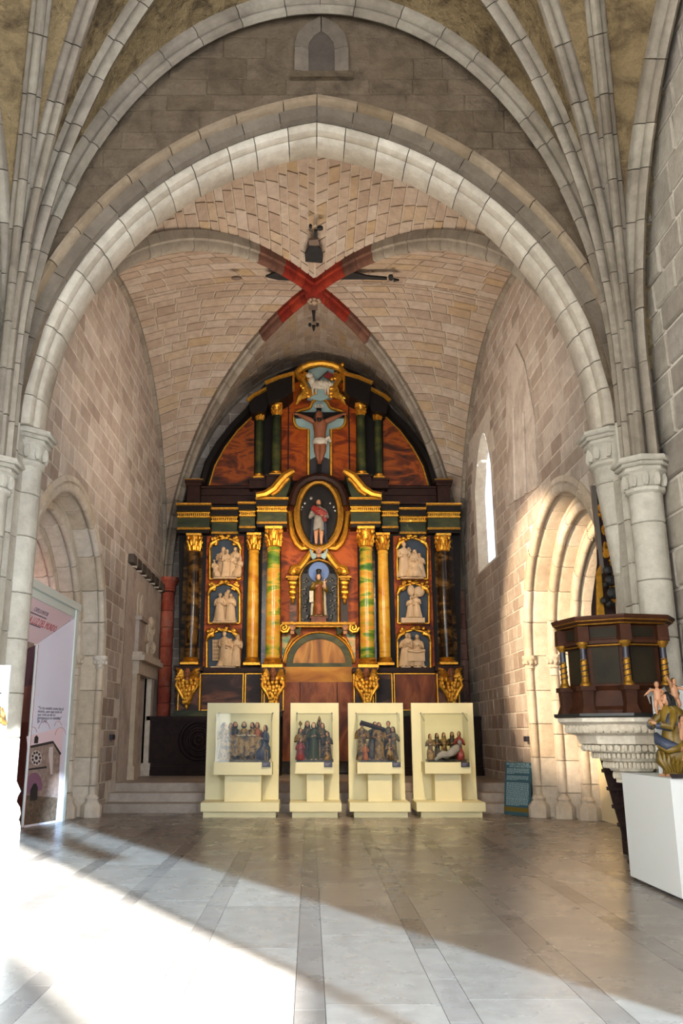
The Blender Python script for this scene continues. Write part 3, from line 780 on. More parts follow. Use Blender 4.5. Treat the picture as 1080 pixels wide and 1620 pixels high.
# ---------------------------------------------------------------- chancel arch wall
wf = empty('wall_front', (0, 0, 0), 'dark rough masonry wall above the great pointed chancel arch', 'wall', kind='structure')
YF = 10.3
opn = [(AX - MA.a - .2, AX + MA.a + .2, lambda x: 0, lambda x: MA.top(x - AX, .2))]
sheet('mortar_bed', lambda u, z: Vector((u, YF, z)), [-9, 9.5], 0, 13.5, opn, 'st_spandrel', wf)
sheet('chapel_side', lambda u, z: Vector((u, Y0, z)), [-9, 9.5], 0, 13.5, opn, 'st_mortar', wf)
FM = Arch(3.95, 5.9, 6.0)                      # nave wall rib over the arch
FMX = AX + .05
V = []; Fq = []
path = [(-(MA.a + .2), 0)] + [MA.pt(.2, -1 + i / 24) for i in range(49)] + [(MA.a + .2, 0)]
for u, z in path: V += [(AX + u, YF, z), (AX + u, Y0, z)]
obj('reveal', rawmesh('reveal', V, [(2 * i, 2 * i + 1, 2 * i + 3, 2 * i + 2) for i in range(len(path) - 1)]), 'st_pier', wf)
NICHE = (AX - .32, AX + .38)
def okf(a, b, v0, v1):
    for x in (a, (a + b) / 2, b):
        for z in (v0, v1):
            if MA.inside(x - AX, z, .32): return False
    m = (a + b) / 2 - FMX
    if v0 > 6 and not (FM.inside(a - FMX, v0, .2) or FM.inside(b - FMX, v0, .2)): return False
    if v1 > 10.95 and b > AX - .42 and a < AX + .46: return False
    return True
B = courses(-4.2, 4.4, 0, 12.0, .33, .62, 51, okf, (0, YF, 0), (1, 0, 0), (0, 0, 1), (0, -1, 0), .018, .010)
place_blocks(wf, [b for b in B if b[0].z > 5.2], 'st_spandrel', 'wall_stone', 300, 6)
# small blind niche window
NA = Arch(.19, .32, 0)
nz0 = pix(508, 120, YF).z; nzs = pix(508, 82, YF).z; NA.zs = nzs; ncx = pix(508, 100, YF).x
w2 = empty('window_2', (ncx, YF, nz0), 'small blind pointed window high in the wall over the chancel arch', 'window', kind='structure')
arch_order(w2, NA, [(0, YF - .05), (0, YF + .25), (.2, YF + .02), (.2, YF - .1), (.12, YF - .1)], lambda u, z, w: Vector((ncx + u, w, z)), .3, 'st_arch_outer', jamb=nz0, seed=2, name='frame_stone')
poly = [(ncx - .19, nz0)] + [(ncx + NA.pt(0, -1 + i / 8)[0], NA.pt(0, -1 + i / 8)[1]) for i in range(17)] + [(ncx + .19, nz0)]
MB().prism(poly, YF - .035, YF + .05).build('blind_panel', 'st_dark', w2, 0)
MB().box(ncx - .45, ncx + .45, YF - .1, YF + .05, nz0 - .1, nz0).build('sill', 'st_spandrel', w2, 0)
mpf = lambda u, z, w: Vector((AX + u, w, z))
t = trim('inner order of the great pointed chancel arch in pale dressed stone', 'arch', (AX, 10.9, MA.zs))
arch_order(t, MA, [(.0, 10.62), (.0, 10.9), (.05, 10.97), (.23, 10.97), (.23, 10.40), (.15, 10.39), (.08, 10.42), (.05, 10.5), (.06, 10.53), (.02, 10.56)], mpf, .46, 'st_arch', seed=1)
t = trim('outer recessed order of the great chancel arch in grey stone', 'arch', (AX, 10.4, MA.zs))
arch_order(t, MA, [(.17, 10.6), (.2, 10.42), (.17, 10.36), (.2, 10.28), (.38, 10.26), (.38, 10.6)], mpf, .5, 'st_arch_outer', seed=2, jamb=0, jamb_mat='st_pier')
t = trim('tan hood moulding round the great chancel arch', 'arch', (AX, 10.2, MA.zs))
arch_order(t, MA, [(.36, 10.34), (.36, 10.2), (.39, 10.14), (.46, 10.16), (.50, 10.34)], mpf, .5, 'st_hood', seed=3)
# responds of the chancel arch
def capital(p, c, z0, r, h, mat, leaves=True, n=12):
    m = MB(); m.lathe((c[0], c[1], z0), [(r, -.05), (r + .04, -.02), (r + .04, .02), (r, .05), (r + .02, h * .35), (r + .05, h * .62), (r + .08, h * .7)], n)
    m.build('capital_bell', mat, p)
    m = MB()
    for i in range(n):
        a = 2 * PI * i / n
        m.ball((c[0] + (r + .03) * math.cos(a), c[1] + (r + .03) * math.sin(a), z0 + h * .4), (.05, .05, .1), 6, 5)
    m.build('capital_leaves', mat, p)
    m = MB(); z = z0 + h * .68
    for k, (dr, hh) in enumerate(((.08, .07), (.12, .05), (.16, .07))):
        m.lathe((c[0], c[1], z), [(r + dr, 0), (r + dr + .02, hh * .3), (r + dr, hh)], 8, rot=PI / 8); z += hh
    m.build('abacus', mat, p)
def column(p, c, r, z0, z1, mat, seed, n=16, seg=.62, lean=0.0):
    rr = random.Random(seed); z = z0; L = lambda q: lean * min(1, (z1 - q) / 2.6)
    while z < z1 - .02:
        z2 = min(z1, z + seg * rr.uniform(.8, 1.2))
        if z1 - z2 < .2: z2 = z1
        e = rr.uniform(-.004, .004)
        MB().lathe((c[0], c[1], 0), [(r - .012, z + .003), (r + e, z + .015), (r + e, z2 - .015), (r - .012, z2 - .003)], n).xf(lambda v: v + Vector((L(v.z), 0, 0))).build('drum', mat, p); z = z2
for sg, nm in ((-1, 'left'), (1, 'right')):
    c = (AX + sg * 3.98, 10.86)
    t = trim('round stone respond with leafy capital carrying the %s side of the chancel arch' % nm, 'column', (c[0], c[1], 0))
    column(t, c, .28, .95, 4.98, 'st_pier', 80 + sg, lean=.3 if sg > 0 else 0)
    capital(t, c, 5.0, .28, .36, 'st_pier')
    if sg > 0: c = (c[0] + .3, c[1])
    m = MB(); m.lathe((c[0], c[1], 0), [(.37, 0), (.37, .42), (.35, .5)], 8, rot=PI / 8); m.build('plinth', 'st_pier', t)
    m = MB(); m.lathe((c[0], c[1], .5), [(.34, 0), (.36, .08), (.34, .16), (.30, .22), (.31, .28), (.34, .34), (.31, .4), (.28, .46)], 16); m.build('base', 'st_pier', t)
    # nave shafts
    c = (AX + sg * 4.02, 10.02)
    t = trim('slender nave shaft with small capital below the fanning ribs on the %s pier' % nm, 'column', (c[0], c[1], 0))
    column(t, c, .2, .7, 4.4, 'st_pier', 90 + sg, 12)
    capital(t, c, 4.4, .2, .3, 'st_pier', n=10)
    m = MB(); m.lathe((c[0], c[1], 0), [(.36, 0), (.36, .42), (.3, .46), (.3, .54), (.22, .66), (.2, .72)], 8, rot=PI / 8); m.build('base', 'st_pier', t)
# ---------------------------------------------------------------- nave: walls, vault webs and ribs
NXL, NXR = AX - 4.3, AX + 4.3
ZN = 6.0
KEY = Vector((AX, 5.2, 12.3))
def fan(sg):
    S = Vector((AX + sg * 3.95, 9.98, ZN))
    tg = [Vector((FMX, 10.12, 11.9)), Vector((AX, 8.0, 12.2)), KEY, Vector((AX + sg * 2.05, 5.2, 11.7)), Vector((AX + sg * 4.25, 5.2, 11.0))]
    return S, tg
cn = empty('ceiling_nave', (0, 0, 0), 'rough tan plastered webs of the nave star vault overhead', 'vault', kind='structure')
for sg in (-1, 1):
    S, tg = fan(sg); V = []; Fq = []
    for my in (False, True):
        for a, b in zip(tg, tg[1:]):
            k0 = len(V); NTt, NSs = 24, 5
            Sa = Vector((S.x, 10.15, ZN)) if a is tg[0] else S
            Sb = Vector((NXL if sg < 0 else NXR, S.y, ZN)) if b is tg[4] else S
            for i in range(NTt + 1):
                for j in range(NSs + 1):
                    q = qc(Sa, a, i / NTt).lerp(qc(Sb, b, i / NTt), j / NSs); q.z += .12 * math.sin(PI * j / NSs) * i / NTt + .02
                    if my: q.y = 10.4 - q.y
                    V.append(q)
            Fq += [(k0 + i * (NSs + 1) + j, k0 + i * (NSs + 1) + j + 1, k0 + (i + 1) * (NSs + 1) + j + 1, k0 + (i + 1) * (NSs + 1) + j) for i in range(NTt) for j in range(NSs)]
    obj('web', rawmesh('web', V, Fq), 'st_navweb', cn)
# plain roof over the rest of the nave behind the camera
obj('roof', rawmesh('roof', [(-9, -12, 13.2), (9, -12, 13.2), (9, 24, 13.4), (-9, 24, 13.4)], [(0, 1, 2, 3)]), 'st_navweb', cn)
NRP = [(-.115, -.1), (-.115, .03), (-.095, .07), (-.035, .10), (-.06, .17), (-.045, .25), (0, .29), (.045, .25), (.06, .17), (.035, .10), (.095, .07), (.115, .03), (.115, -.1)]
rn = ['wall rib framing the chancel wall', 'first tierceron rib', 'diagonal rib', 'second tierceron rib', 'side wall rib']
for sg, nm in ((-1, 'left'), (1, 'right')):
    S, tg = fan(sg)
    for k, T in enumerate(tg):
        t = trim('%s of the nave star vault springing from the %s pier' % (rn[k], nm), 'rib', S)
        b0 = Vector((S.x + sg * (.05 if k < 4 else .12), S.y + (.12 if k == 0 else 0), 4.72))
        pts = [b0 + (Vector((b0.x, b0.y, ZN)) - b0) * (i / 4) for i in range(4)] + [qc(Vector((b0.x, b0.y, ZN)), T, i / 40) for i in range(41)]
        h = Vector((T.x - b0.x, T.y - b0.y, 0)).normalized()
        sweep(t, pts, NRP if k else [(q[0] * 1.1, q[1] * .75) for q in NRP], h.cross(Vector((0, 0, 1))), .62, 'st_rib', seed=7 + k)
# nave side walls (the right one holds the windows the sun comes through)
wnr = empty('wall_nave_right', (0, 0, 0), 'right nave wall of large rough grey stone blocks behind the pulpit', 'wall', kind='structure')
n0 = lambda q: (lambda y: q)
wins = [(-4.2, -1.3, n0(4.1), n0(8.7)), (-8.4, -4.2, n0(4.1), n0(8.7)), (-1.3, 1.5, n0(4.1), n0(8.7)), (-4.2, -1.3, n0(1.2), n0(4.1))]
big = [(-8.4, 1.5, n0(1.2), n0(8.7))]
sheet('mortar_bed', lambda u, z: Vector((NXR, u, z)), [-12, 10.3], 0, 13.5, big, 'st_mortar', wnr)
for (a, b, z0f, z1f) in wins[1:]:
    MB().box(NXR + .05, NXR + .07, a, b, z0f(0), z1f(0)).build('sun_tint_pane', 'glass_sun_tint', wnr, 0)  # unseen panes added to dim the sun into the half-lit floor area
for (a, b) in ((-8.4, -4.2), (-1.3, 1.5)):
    MB().box(NXR + .05, NXR + .07, a, b, 1.2, 4.1).build('sun_tint_pane', 'glass_sun_tint', wnr, 0)
for y in (-4.2, -1.3): MB().box(NXR + .02, NXR + .1, y - .03, y + .03, 1.2, 8.7).build('window_bar', 'metal_dark', wnr, 0)
B = courses(-10.3, -4.5, 0, 11.0, .42, .75, 61, lambda a, b, v0, v1: True, (NXR, 0, 0), (0, -1, 0), (0, 0, 1), (-1, 0, 0), .035, .045)
place_blocks(wnr, B, 'st_navwall', 'wall_stone', 300, 12)
wnl = empty('wall_nave_left', (0, 0, 0), 'left nave wall of pale stone at the edge of the view', 'wall', kind='structure')
sheet('mortar_bed', lambda u, z: Vector((NXL, u, z)), [-12, 10.3], 0, 13.5, [], 'st_mortar', wnl)
B = courses(5.0, 10.3, 0, 11.0, .42, .75, 62, lambda a, b, v0, v1: True, (NXL, 0, 0), (0, 1, 0), (0, 0, 1), (1, 0, 0), .03, .016)
place_blocks(wnl, B, 'st_pier', 'wall_stone', 300, 13)
# ================================================================= FIGURES
def rz(v, a): return Vector((v.x * math.cos(a) - v.y * math.sin(a), v.x * math.sin(a) + v.y * math.cos(a), v.z))
def add_hand(m, p, d, s):
    p = Vector(p); d = Vector(d)
    d = d.normalized() if d.length > 1e-6 else Vector((0, -1, 0))
    a = d.cross(Vector((0, 0, 1)))
    a = a.normalized() if a.length > 1e-3 else Vector((1, 0, 0))
    m.tube([p - d * s * .3, p + d * s * .35, p + d * s * .8], [s * .28, s * .42, s * .36], 6, .6)
    dn = Vector((0, 0, -1)) * s * .22
    for k, l in zip((-.3, -.1, .1, .3), (.62, .8, .75, .55)):
        q = p + d * s * .75 + a * s * k
        m.tube([q, q + d * s * l * .55, q + d * s * l + dn], [s * .11, s * .1, s * .07], 4)
    q = p + a * s * .35 + d * s * .15
    m.tube([q, q + a * s * .25 + d * s * .3, q + a * s * .2 + d * s * .6], [s * .12, s * .11, s * .08], 4)
def add_head(m, c, h, turn=0.0, mh=None, hair='long', tilt=0.0, beard=False, covered=None):
    """m: skin mesh, mh: hair mesh ; head height h, centre c, front is -y then turned"""
    r = h * .5
    def T(v): return Vector(c) + rz(Vector(v), turn) + Vector((tilt * v[2], 0, 0))
    k = len(m.v)
    m.ball((0, 0, 0), (r * .72, r * .84, r), 12, 9)
    m.ball((0, -r * .42, -r * .55), (r * .42, r * .42, r * .38), 8, 6)       # jaw
    m.tube([(0, -r * .78, r * .12), (0, -r * .98, -r * .16), (0, -r * .8, -r * .22)], [r * .07, r * .13, r * .08], 5)   # nose
    for s in (-1, 1):
        m.ball((s * r * .28, -r * .74, r * .06), (r * .13, r * .08, r * .07), 6, 4)      # eyes
        m.ball((s * r * .28, -r * .76, r * .2), (r * .2, r * .08, r * .05), 6, 4)        # brows
        m.ball((s * r * .73, r * .05, -r * .05), (r * .08, r * .14, r * .2), 6, 4)       # ears
    m.ball((0, -r * .78, -r * .47), (r * .2, r * .08, r * .06), 6, 4)                    # mouth
    m.tube([(0, r * .1, -r * .6), (0, r * .15, -r * 1.5)], [r * .42, r * .46], 8)
    m.v[k:] = [tuple(T(Vector(v))) for v in m.v[k:]]
    if mh is not None and hair:
        k = len(mh.v)
        mh.ball((0, r * .14, r * .16), (r * .84, r * .88, r * .96), 10, 8)
        if hair == 'long':
            mh.tube([(0, r * .5, r * .2), (0, r * .75, -r * .6), (0, r * .7, -r * 1.5)], [r * .6, r * .66, r * .5], 8)
            for s in (-1, 1): mh.tube([(s * r * .62, -r * .05, r * .3), (s * r * .8, r * .1, -r * .5), (s * r * .66, 0, -r * 1.2)], [r * .25, r * .28, r * .16], 6)
        if hair == 'veil':
            mh.lathe((0, r * .25, -r * 1.6), [(r * 1.25, 0), (r * 1.12, r * .5), (r * 1.0, r * 1.2), (r * .95, r * 1.9), (r * .75, r * 2.4), (r * .3, r * 2.75)], 12, a0=-PI * .18, a1=PI * 1.18)
        if hair == 'hat':
            mh.lathe((0, 0, r * .45), [(r * 1.5, 0), (r * 1.6, r * .12), (r * .95, r * .2), (r * .9, r * .7), (r * .3, r * .85)], 12)
        if beard:
            mh.ball((0, -r * .5, -r * .85), (r * .46, r * .4, r * .5), 8, 6)
        # keep the face free
        nv = []
        for v in mh.v[k:]:
            v = Vector(v)
            if v.y < -r * .35 and abs(v.x) < r * .6 and -r * .5 < v.z < r * .55 and hair != 'hat': v.y = -r * .3
            nv.append(tuple(T(v)))
        mh.v[k:] = nv
SH = .775
def figure(parent, base, h, face=0.0, mats=('poly_gold', 'skin', 'hair'), arms=None, kind='stand', lean=0.0, turn=0.0, hair='long', wid=1.0, beard=False, cloak=None, seed=0, one=None, legs=False):
    """a draped carved figure as one continuous robe with head and hands ; one = single material"""
    rr = random.Random(seed); r = MB(); sk = MB(); ha = MB(); n = 20
    if kind == 'stand': prof = [(0, .155, .11), (.02, .165, .12), (.2, .145, .105), (.38, .13, .1), (.5, .12, .095), (.58, .1, .08), (.66, .115, .085), (.74, .13, .085), (.79, .12, .075), (.825, .06, .055), (.85, .04, .04)]
    elif kind == 'sit': prof = [(0, .15, .2), (.06, .18, .24), (.24, .18, .24), (.34, .15, .18), (.42, .12, .12), (.52, .12, .1), (.66, .135, .1), (.74, .12, .09), (.79, .06, .06), (.82, .045, .045)]
    elif kind == 'kneel': prof = [(0, .16, .24), (.05, .18, .26), (.2, .16, .2), (.32, .13, .13), (.44, .115, .1), (.56, .13, .1), (.64, .12, .09), (.69, .06, .06), (.72, .045, .045)]
    else: prof = [(0, .13, .1), (.1, .135, .1), (.25, .14, .1), (.36, .13, .09), (.42, .06, .06), (.46, .045, .045)]      # bust
    top = prof[-1][0]; sh = prof[-3][0] - .01
    vs = []; nk = 5 + seed % 3; ph = rr.uniform(0, 6)
    for z, a, b in prof:
        fade = max(0, 1 - z / (top * .75))
        for i in range(n):
            q = 2 * PI * i / n
            k = 1 + .11 * fade * math.cos(nk * q + ph + z * 3) + .05 * math.cos(9 * q + z * 14 + ph)
            off = -.05 if kind in ('sit', 'kneel') and z < .3 else 0
            vs.append((a * wid * k * math.cos(q), b * k * math.sin(q) + off, z))
    L = len(prof)
    fs = [(j * n + i, j * n + (i + 1) % n, (j + 1) * n + (i + 1) % n, (j + 1) * n + i) for j in range(L - 1) for i in range(n)]
    fs += [tuple(range(n - 1, -1, -1)), tuple((L - 1) * n + i for i in range(n))]
    if legs:
        for s in (-1, 1):
            sk.tube([(s * .055, 0, .4), (s * .06, -.02, .24), (s * .055, 0, .03)], [.06, .05, .03], 8); sk.tube([(s * .055, .01, .02), (s * .06, -.09, .012)], [.03, .022], 6)
        cut = .3; vs = [(x, y, max(z, cut + .04 * math.cos(x * 40)) if z < cut else z) for x, y, z in vs]
    r.add(vs, fs)
    if arms is None: arms = [((-.17, -.03, sh - .2), (-.05, -.15, sh - .16)), ((.17, -.03, sh - .2), (.05, -.15, sh - .14))]
    for s, (e, hd) in zip((-1, 1), arms):
        S0 = (s * .105 * wid, 0, sh - .015)
        r.tube([S0, ((S0[0] + e[0]) / 2 + s * .01, (S0[1] + e[1]) / 2, (S0[2] + e[2]) / 2), e, tuple(e[i] * .35 + hd[i] * .65 for i in range(3))], [.05, .05, .047, .04], 8)
        d = Vector(hd) - Vector(e)
        add_hand(sk, hd, d, .05)
    add_head(sk, (0, -.01, top + .075), .145, turn, ha, hair, 0, beard)
    if kind == 'stand' and not legs:
        for s in (-1, 1): sk.ball((s * .06, -.13, .015), (.03, .06, .02), 6, 4)
    cl = MB()
    if cloak:
        vs = []; fs = []; m2 = 14; zz = [.03, .2, .4, .6, .74, .8]
        for z in zz:
            for i in range(m2 + 1):
                q = -PI * .2 + PI * 1.4 * i / m2; k = 1 + .08 * math.cos(7 * q + z * 5)
                a = .185 - .05 * z
                for dd in (0,): vs.append((a * wid * k * math.cos(q), a * .8 * k * math.sin(q) + .01, z * top / .85))
        for j in range(len(zz) - 1):
            for i in range(m2): fs.append((j * (m2 + 1) + i, j * (m2 + 1) + i + 1, (j + 1) * (m2 + 1) + i + 1, (j + 1) * (m2 + 1) + i))
        k = len(vs); vs += [(x * .93, y * .93, z) for x, y, z in vs]; fs += [tuple(i + k for i in reversed(f)) for f in fs]
        for i in range(m2): fs.append((i, i + k, i + 1 + k, i + 1))
        t0 = (len(zz) - 1) * (m2 + 1)
        cl.add(vs, fs)
    B = Vector(base)
    T = lambda v: B + rz(Vector((v.x + lean * v.z, v.y, v.z)), face) * h
    for mm in (r, sk, ha, cl): mm.xf(T)
    if one:
        for mm in (sk, ha, cl): r.add(mm.v, mm.f)
        return r.build('figure', one, parent, 50)
    o = r.build('figure', mats[0], parent, 50)
    sk.build('face_and_hands', mats[1], o, 50)
    if ha.v: ha.build('hair' if hair not in ('veil', 'hat') else hair, mats[2], o, 50)
    if cl.v: cl.build('cloak', cloak, o, 50)
    return o
def putto(parent, base, h, face, mat, hairm, arms, seed=0, wings=None):
    m = MB(); ha = MB()
    m.lathe((0, 0, .38), [(.07, 0), (.12, .05), (.13, .12), (.105, .2), (.12, .3), (.1, .36), (.05, .4), (.045, .43)], 12, sy=.8)
    for s in (-1, 1):
        m.tube([(s * .06, 0, .42), (s * .08, -.06 * (s + seed % 2), .24), (s * .07, .04, .05)], [.075, .06, .035], 8); m.tube([(s * .07, .04, .04), (s * .075, -.05, .02)], [.035, .025], 6)
    for s, (e, hd) in zip((-1, 1), arms):
        m.tube([(s * .1, 0, .73), e, hd], [.045, .042, .03], 8); add_hand(m, hd, Vector(hd) - Vector(e), .05)
    add_head(m, (0, -.01, .9), .2, 0, ha, 'short')
    B = Vector(base); T = lambda v: B + rz(v, face) * h
    m.xf(T); ha.xf(T); o = m.build('angel', mat, parent, 50); ha.build('hair', hairm, o, 50)
    if wings:
        w = MB()
        for s in (-1, 1):
            for k in range(4): w.tube([(s * .05, .1, .7 - k * .03), (s * (.2 + .03 * k), .16, .78 - k * .07), (s * (.3 - .02 * k), .17, .62 - k * .1)], [.03, .045, .01], 5, .4)
        w.xf(T); w.build('wings', wings, o, 50)
    return o
# ================================================================= ALTARPIECE
YR = 22.4
def RP(x, y, d=0.0): return pix(x, y, YR - d)
def rbox(m, x0, x1, y0, y1, d0, d1):
    ym = (y0 + y1) / 2; a = RP(x0, ym, d1); b = RP(x1, ym, d1); t = RP(x0, y0, d1).z; u = RP(x0, y1, d1).z
    return m.box(a.x, b.x, YR - d1, YR - d0, u, t)
def rpoly(m, pts, d0, d1):
    ps = [RP(x, y, d1) for x, y in pts]; return m.prism([(p.x, p.z) for p in ps], YR - d1, YR - d0)
def rtube(m, pts, r, d, n=6):
    return m.tube([RP(x, y, d) for x, y in pts], r, n)
PX = 1 / 61.0
SYM = 1008
al = empty('altarpiece', (AX, YR, ZP), 'huge gilded baroque altarpiece of painted marble columns and arched top filling the chapel end', 'altarpiece')
def part(name, mat, fn, parent=al, smooth=35):
    m = MB(); fn(m); return m.build(name, mat, parent, smooth)
# backing
half = [(735, 181), (705, 164), (677, 143), (652, 120), (630, 104), (606, 84), (590, 62), (579, 35), (573, 12)]
outl = [(283, 1132), (283, 800), (315, 790), (314, 765)] + [(504 - w, y) for y, w in half] + [(504 + w, y) for y, w in reversed(half)] + [(696, 765), (696, 790), (728, 800), (728, 1132)]
part('backboard', 'black_wood', lambda m: rpoly(m, outl, -.25, 0), smooth=0)
# lunette panels with gilt edging
for sg in (-1, 1):
    X = lambda x: x if sg < 0 else SYM - x
    pl = [(331, 768), (340, 737), (356, 708), (376, 681), (398, 660), (402, 657), (402, 768)]
    q = part('lunette_panel', 'fx_lunette', lambda m: rpoly(m, [(X(x), y) for x, y in pl], 0, .04), smooth=0)
    part('gilt_edge', 'gold', lambda m: rtube(m, [(X(x), y) for x, y in pl[:5]], .025, .06), q)
    part('dark_border', 'black_wood', lambda m: rtube(m, [(X(x), y) for x, y in ((320, 768), (330, 733), (347, 703), (368, 676), (392, 651))], .12, .02), q)
    part('panel_edge', 'black_wood', lambda m: (rbox(m, X(455), X(457), 612, 755, 0, .08)))
q = part('attic_panel', 'fx_orange', lambda m: rpoly(m, [(445, 760), (445, 640), (452, 620), (468, 605), (500, 596), (540, 605), (556, 620), (563, 640), (563, 760)], 0, .05), smooth=0)
# attic columns and their tilted entablature blocks
def cor_cap(m, c, z0, z1, r):
    h = z1 - z0
    m.lathe((c[0], c[1], z0), [(r * 1.0, 0), (r * 1.12, h * .05), (r * 1.0, h * .1), (r * 1.02, h * .4), (r * 1.2, h * .75), (r * 1.4, h * .85)], 12)
    for row, (zz, rad, k) in enumerate(((.3, 1.12, 8), (.55, 1.25, 8))):
        for i in range(k):
            a = 2 * PI * (i + .5 * row) / k; x, y = c[0] + r * rad * math.cos(a), c[1] + r * rad * math.sin(a)
            m.tube([(x - r * .1 * math.cos(a), y - r * .1 * math.sin(a), z0 + h * (zz - .22)), (x, y, z0 + h * zz), (x + r * .25 * math.cos(a), y + r * .25 * math.sin(a), z0 + h * (zz + .08)), (x + r * .3 * math.cos(a), y + r * .3 * math.sin(a), z0 + h * (zz - .02))], [r * .22, r * .25, r * .18, r * .1], 5)
    for i in range(4):
        a = PI / 4 + i * PI / 2
        m.ball((c[0] + r * 1.5 * math.cos(a), c[1] + r * 1.5 * math.sin(a), z0 + h * .78), (r * .28, r * .28, h * .14), 8, 6)
        a = i * PI / 2; m.ball((c[0] + r * 1.35 * math.cos(a), c[1] + r * 1.35 * math.sin(a), z0 + h * .85), (r * .2, r * .2, h * .1), 6, 5)
    m.box(c[0] - r * 1.42, c[0] + r * 1.42, c[1] - r * 1.42, c[1] + r * 1.42, z0 + h * .87, z1)
def rcol(x, y0, y1, y2, y3, rpx, d, mat, name='column', baseplain=False):
    Yc = YR - d; c3 = pix(x, (y1 + y2) / 2, Yc); z = [pix(x, y, Yc).z for y in (y0, y1, y2, y3)]; r = rpx * PX
    c = (c3.x, Yc)
    m = MB(); H_ = z[1] - z[2]
    m.lathe((c[0], c[1], z[2]), [(r * 1.0, -.01), (r * 1.02, H_ * .3), (r * .98, H_ * .6), (r * .87, H_ * .97), (r * .95, H_ * .975), (r * .95, H_ * .99), (r * .85, H_ * 1.01)], 20)
    o = m.build(name, mat, al)
    m = MB(); cor_cap(m, c, z[1], z[0], r * .86); m.build('capital', 'gold', o)
    m = MB(); hb = z[2] - z[3]
    m.box(c[0] - r * 1.4, c[0] + r * 1.4, c[1] - r * 1.4, c[1] + r * 1.4, z[3], z[3] + hb * .3)
    m.lathe((c[0], c[1], z[3]), [(r * 1.35, hb * .3), (r * 1.42, hb * .42), (r * 1.3, hb * .55), (r * 1.12, hb * .65), (r * 1.22, hb * .8), (r * 1.15, hb * .92), (r, hb)], 18)
    m.build('base', 'gold', o); return o
for sg in (-1, 1):
    X = lambda x: x if sg < 0 else SYM - x
    rcol(X(410), 650, 666, 750, 758, 6.5, .3, 'fx_dgreen', 'attic_column'); rcol(X(437), 640, 658, 746, 754, 7.5, .55, 'fx_dgreen', 'attic_column')
    b = part('attic_entablature', 'black_wood', lambda m: (rpoly(m, [(X(393), 634), (X(424), 616), (X(424), 640), (X(420), 650), (X(397), 654)], 0, .6)), smooth=0)
    part('gilt_cornice', 'gold', lambda m: m.tube([RP(X(x), y, .62) for x, y in ((391, 634), (400, 626), (425, 613))], .06, 6), b)
    b = part('attic_entablature', 'black_wood', lambda m: (rpoly(m, [(X(420), 606), (X(463), 592), (X(463), 618), (X(455), 626), (X(425), 640)], 0, .85)), smooth=0)
    part('gilt_cornice', 'gold', lambda m: m.tube([RP(X(x), y, .87) for x, y in ((419, 606), (440, 597), (465, 590))], .06, 6), b)
    part('gilt_edge', 'gold', lambda m: m.tube([RP(X(464), 591, .87), RP(X(464), 619, .87)], .035, 5), b)
    part('attic_plinth', 'brown_wood', lambda m: (rbox(m, X(394), X(425), 757, 772, 0, .5), rbox(m, X(392), X(427), 756, 759, 0, .55)))
    part('attic_plinth', 'brown_wood', lambda m: (rbox(m, X(421), X(453), 752, 772, 0, .75), rbox(m, X(419), X(455), 750, 753, 0, .8)))
    # base course of the attic
    b = part('attic_base', 'brown_wood', lambda m: (rbox(m, X(318), X(400), 769, 797, 0, .12), rbox(m, X(318), X(400), 769, 772, 0, .2), rbox(m, X(318), X(400), 780, 783, 0, .2)))
    part('attic_base', 'brown_wood', lambda m: (rbox(m, X(400), X(470), 772, 795, 0, .25)))
    b = part('end_pedestal', 'brown_wood', lambda m: (rbox(m, X(296), X(316), 766, 797, 0, .3), rbox(m, X(292), X(321), 757, 762, 0, .4), rbox(m, X(294), X(318), 762, 768, 0, .35)))
    part('gilt_edge', 'gold_dark', lambda m: rbox(m, X(292), X(321), 757, 758.5, .38, .42), b)
    # broken pediment scrolls
    sp = [(405, 784), (420, 781), (433, 773), (442, 762), (450, 753), (460, 747), (465, 745)]
    b = part('pediment_scroll', 'gold', lambda m: m.tube([RP(X(x), y, .95) for x, y in sp], [.09, .1, .11, .11, .11, .1, .07], 8))
    part('scroll_body', 'fx_dgreen', lambda m: rpoly(m, [(X(x), y) for x, y in ((408, 786), (422, 783), (436, 774), (446, 762), (456, 752), (462, 750), (458, 768), (452, 786))], .2, .85), b, 0)
    part('scroll_fillet', 'gold', lambda m: m.tube([RP(X(x), y, .93) for x, y in ((430, 784), (441, 776), (449, 765), (457, 757))], .05, 6), b)
# main entablature
segs = [(279, 333, 796, .35), (333, 377, 803, .12), (377, 405, 794, .35), (405, 455, 787, .62)]
for sg in (-1, 1):
    X = lambda x: x if sg < 0 else SYM - x
    for (a, b_, y, d) in segs:
        o = part('entablature', 'black_wood', lambda m: (rbox(m, X(a), X(b_), y + 3, y + 12, 0, d + .22), rbox(m, X(a + 2), X(b_ - 2), y + 12, y + 47, 0, d - .03)), smooth=0)
        part('cornice', 'gold_dark', lambda m: (rbox(m, X(a - 1), X(b_ + 1), y, y + 3.2, 0, d + .3)), o, 0)
        part('gilt_fillet', 'gold', lambda m: (rbox(m, X(a - 1), X(b_ + 1), y - .4, y + 1.2, d + .2, d + .33)), o, 0)
        def dent(m):
            rbox(m, X(a + 1), X(b_ - 1), y + 14, y + 16, 0, d + .12); rbox(m, X(a + 1), X(b_ - 1), y + 20, y + 22.5, 0, d + .1)
            k = max(3, int((b_ - a) / 3.2))
            for i in range(k):
                u = a + 2 + (b_ - a - 4) * (i + .5) / k; rbox(m, X(u - .8), X(u + .8), y + 16, y + 20, 0, d + .09)
        part('dentil_band', 'gold', dent, o, 0)
        part('frieze', 'fx_dgreen', lambda m: rbox(m, X(a + 2), X(b_ - 2), y + 23, y + 38, 0, d), o, 0)
        part('architrave', 'gold_dark', lambda m: (rbox(m, X(a + 1), X(b_ - 1), y + 38, y + 41.5, 0, d + .06)), o, 0)
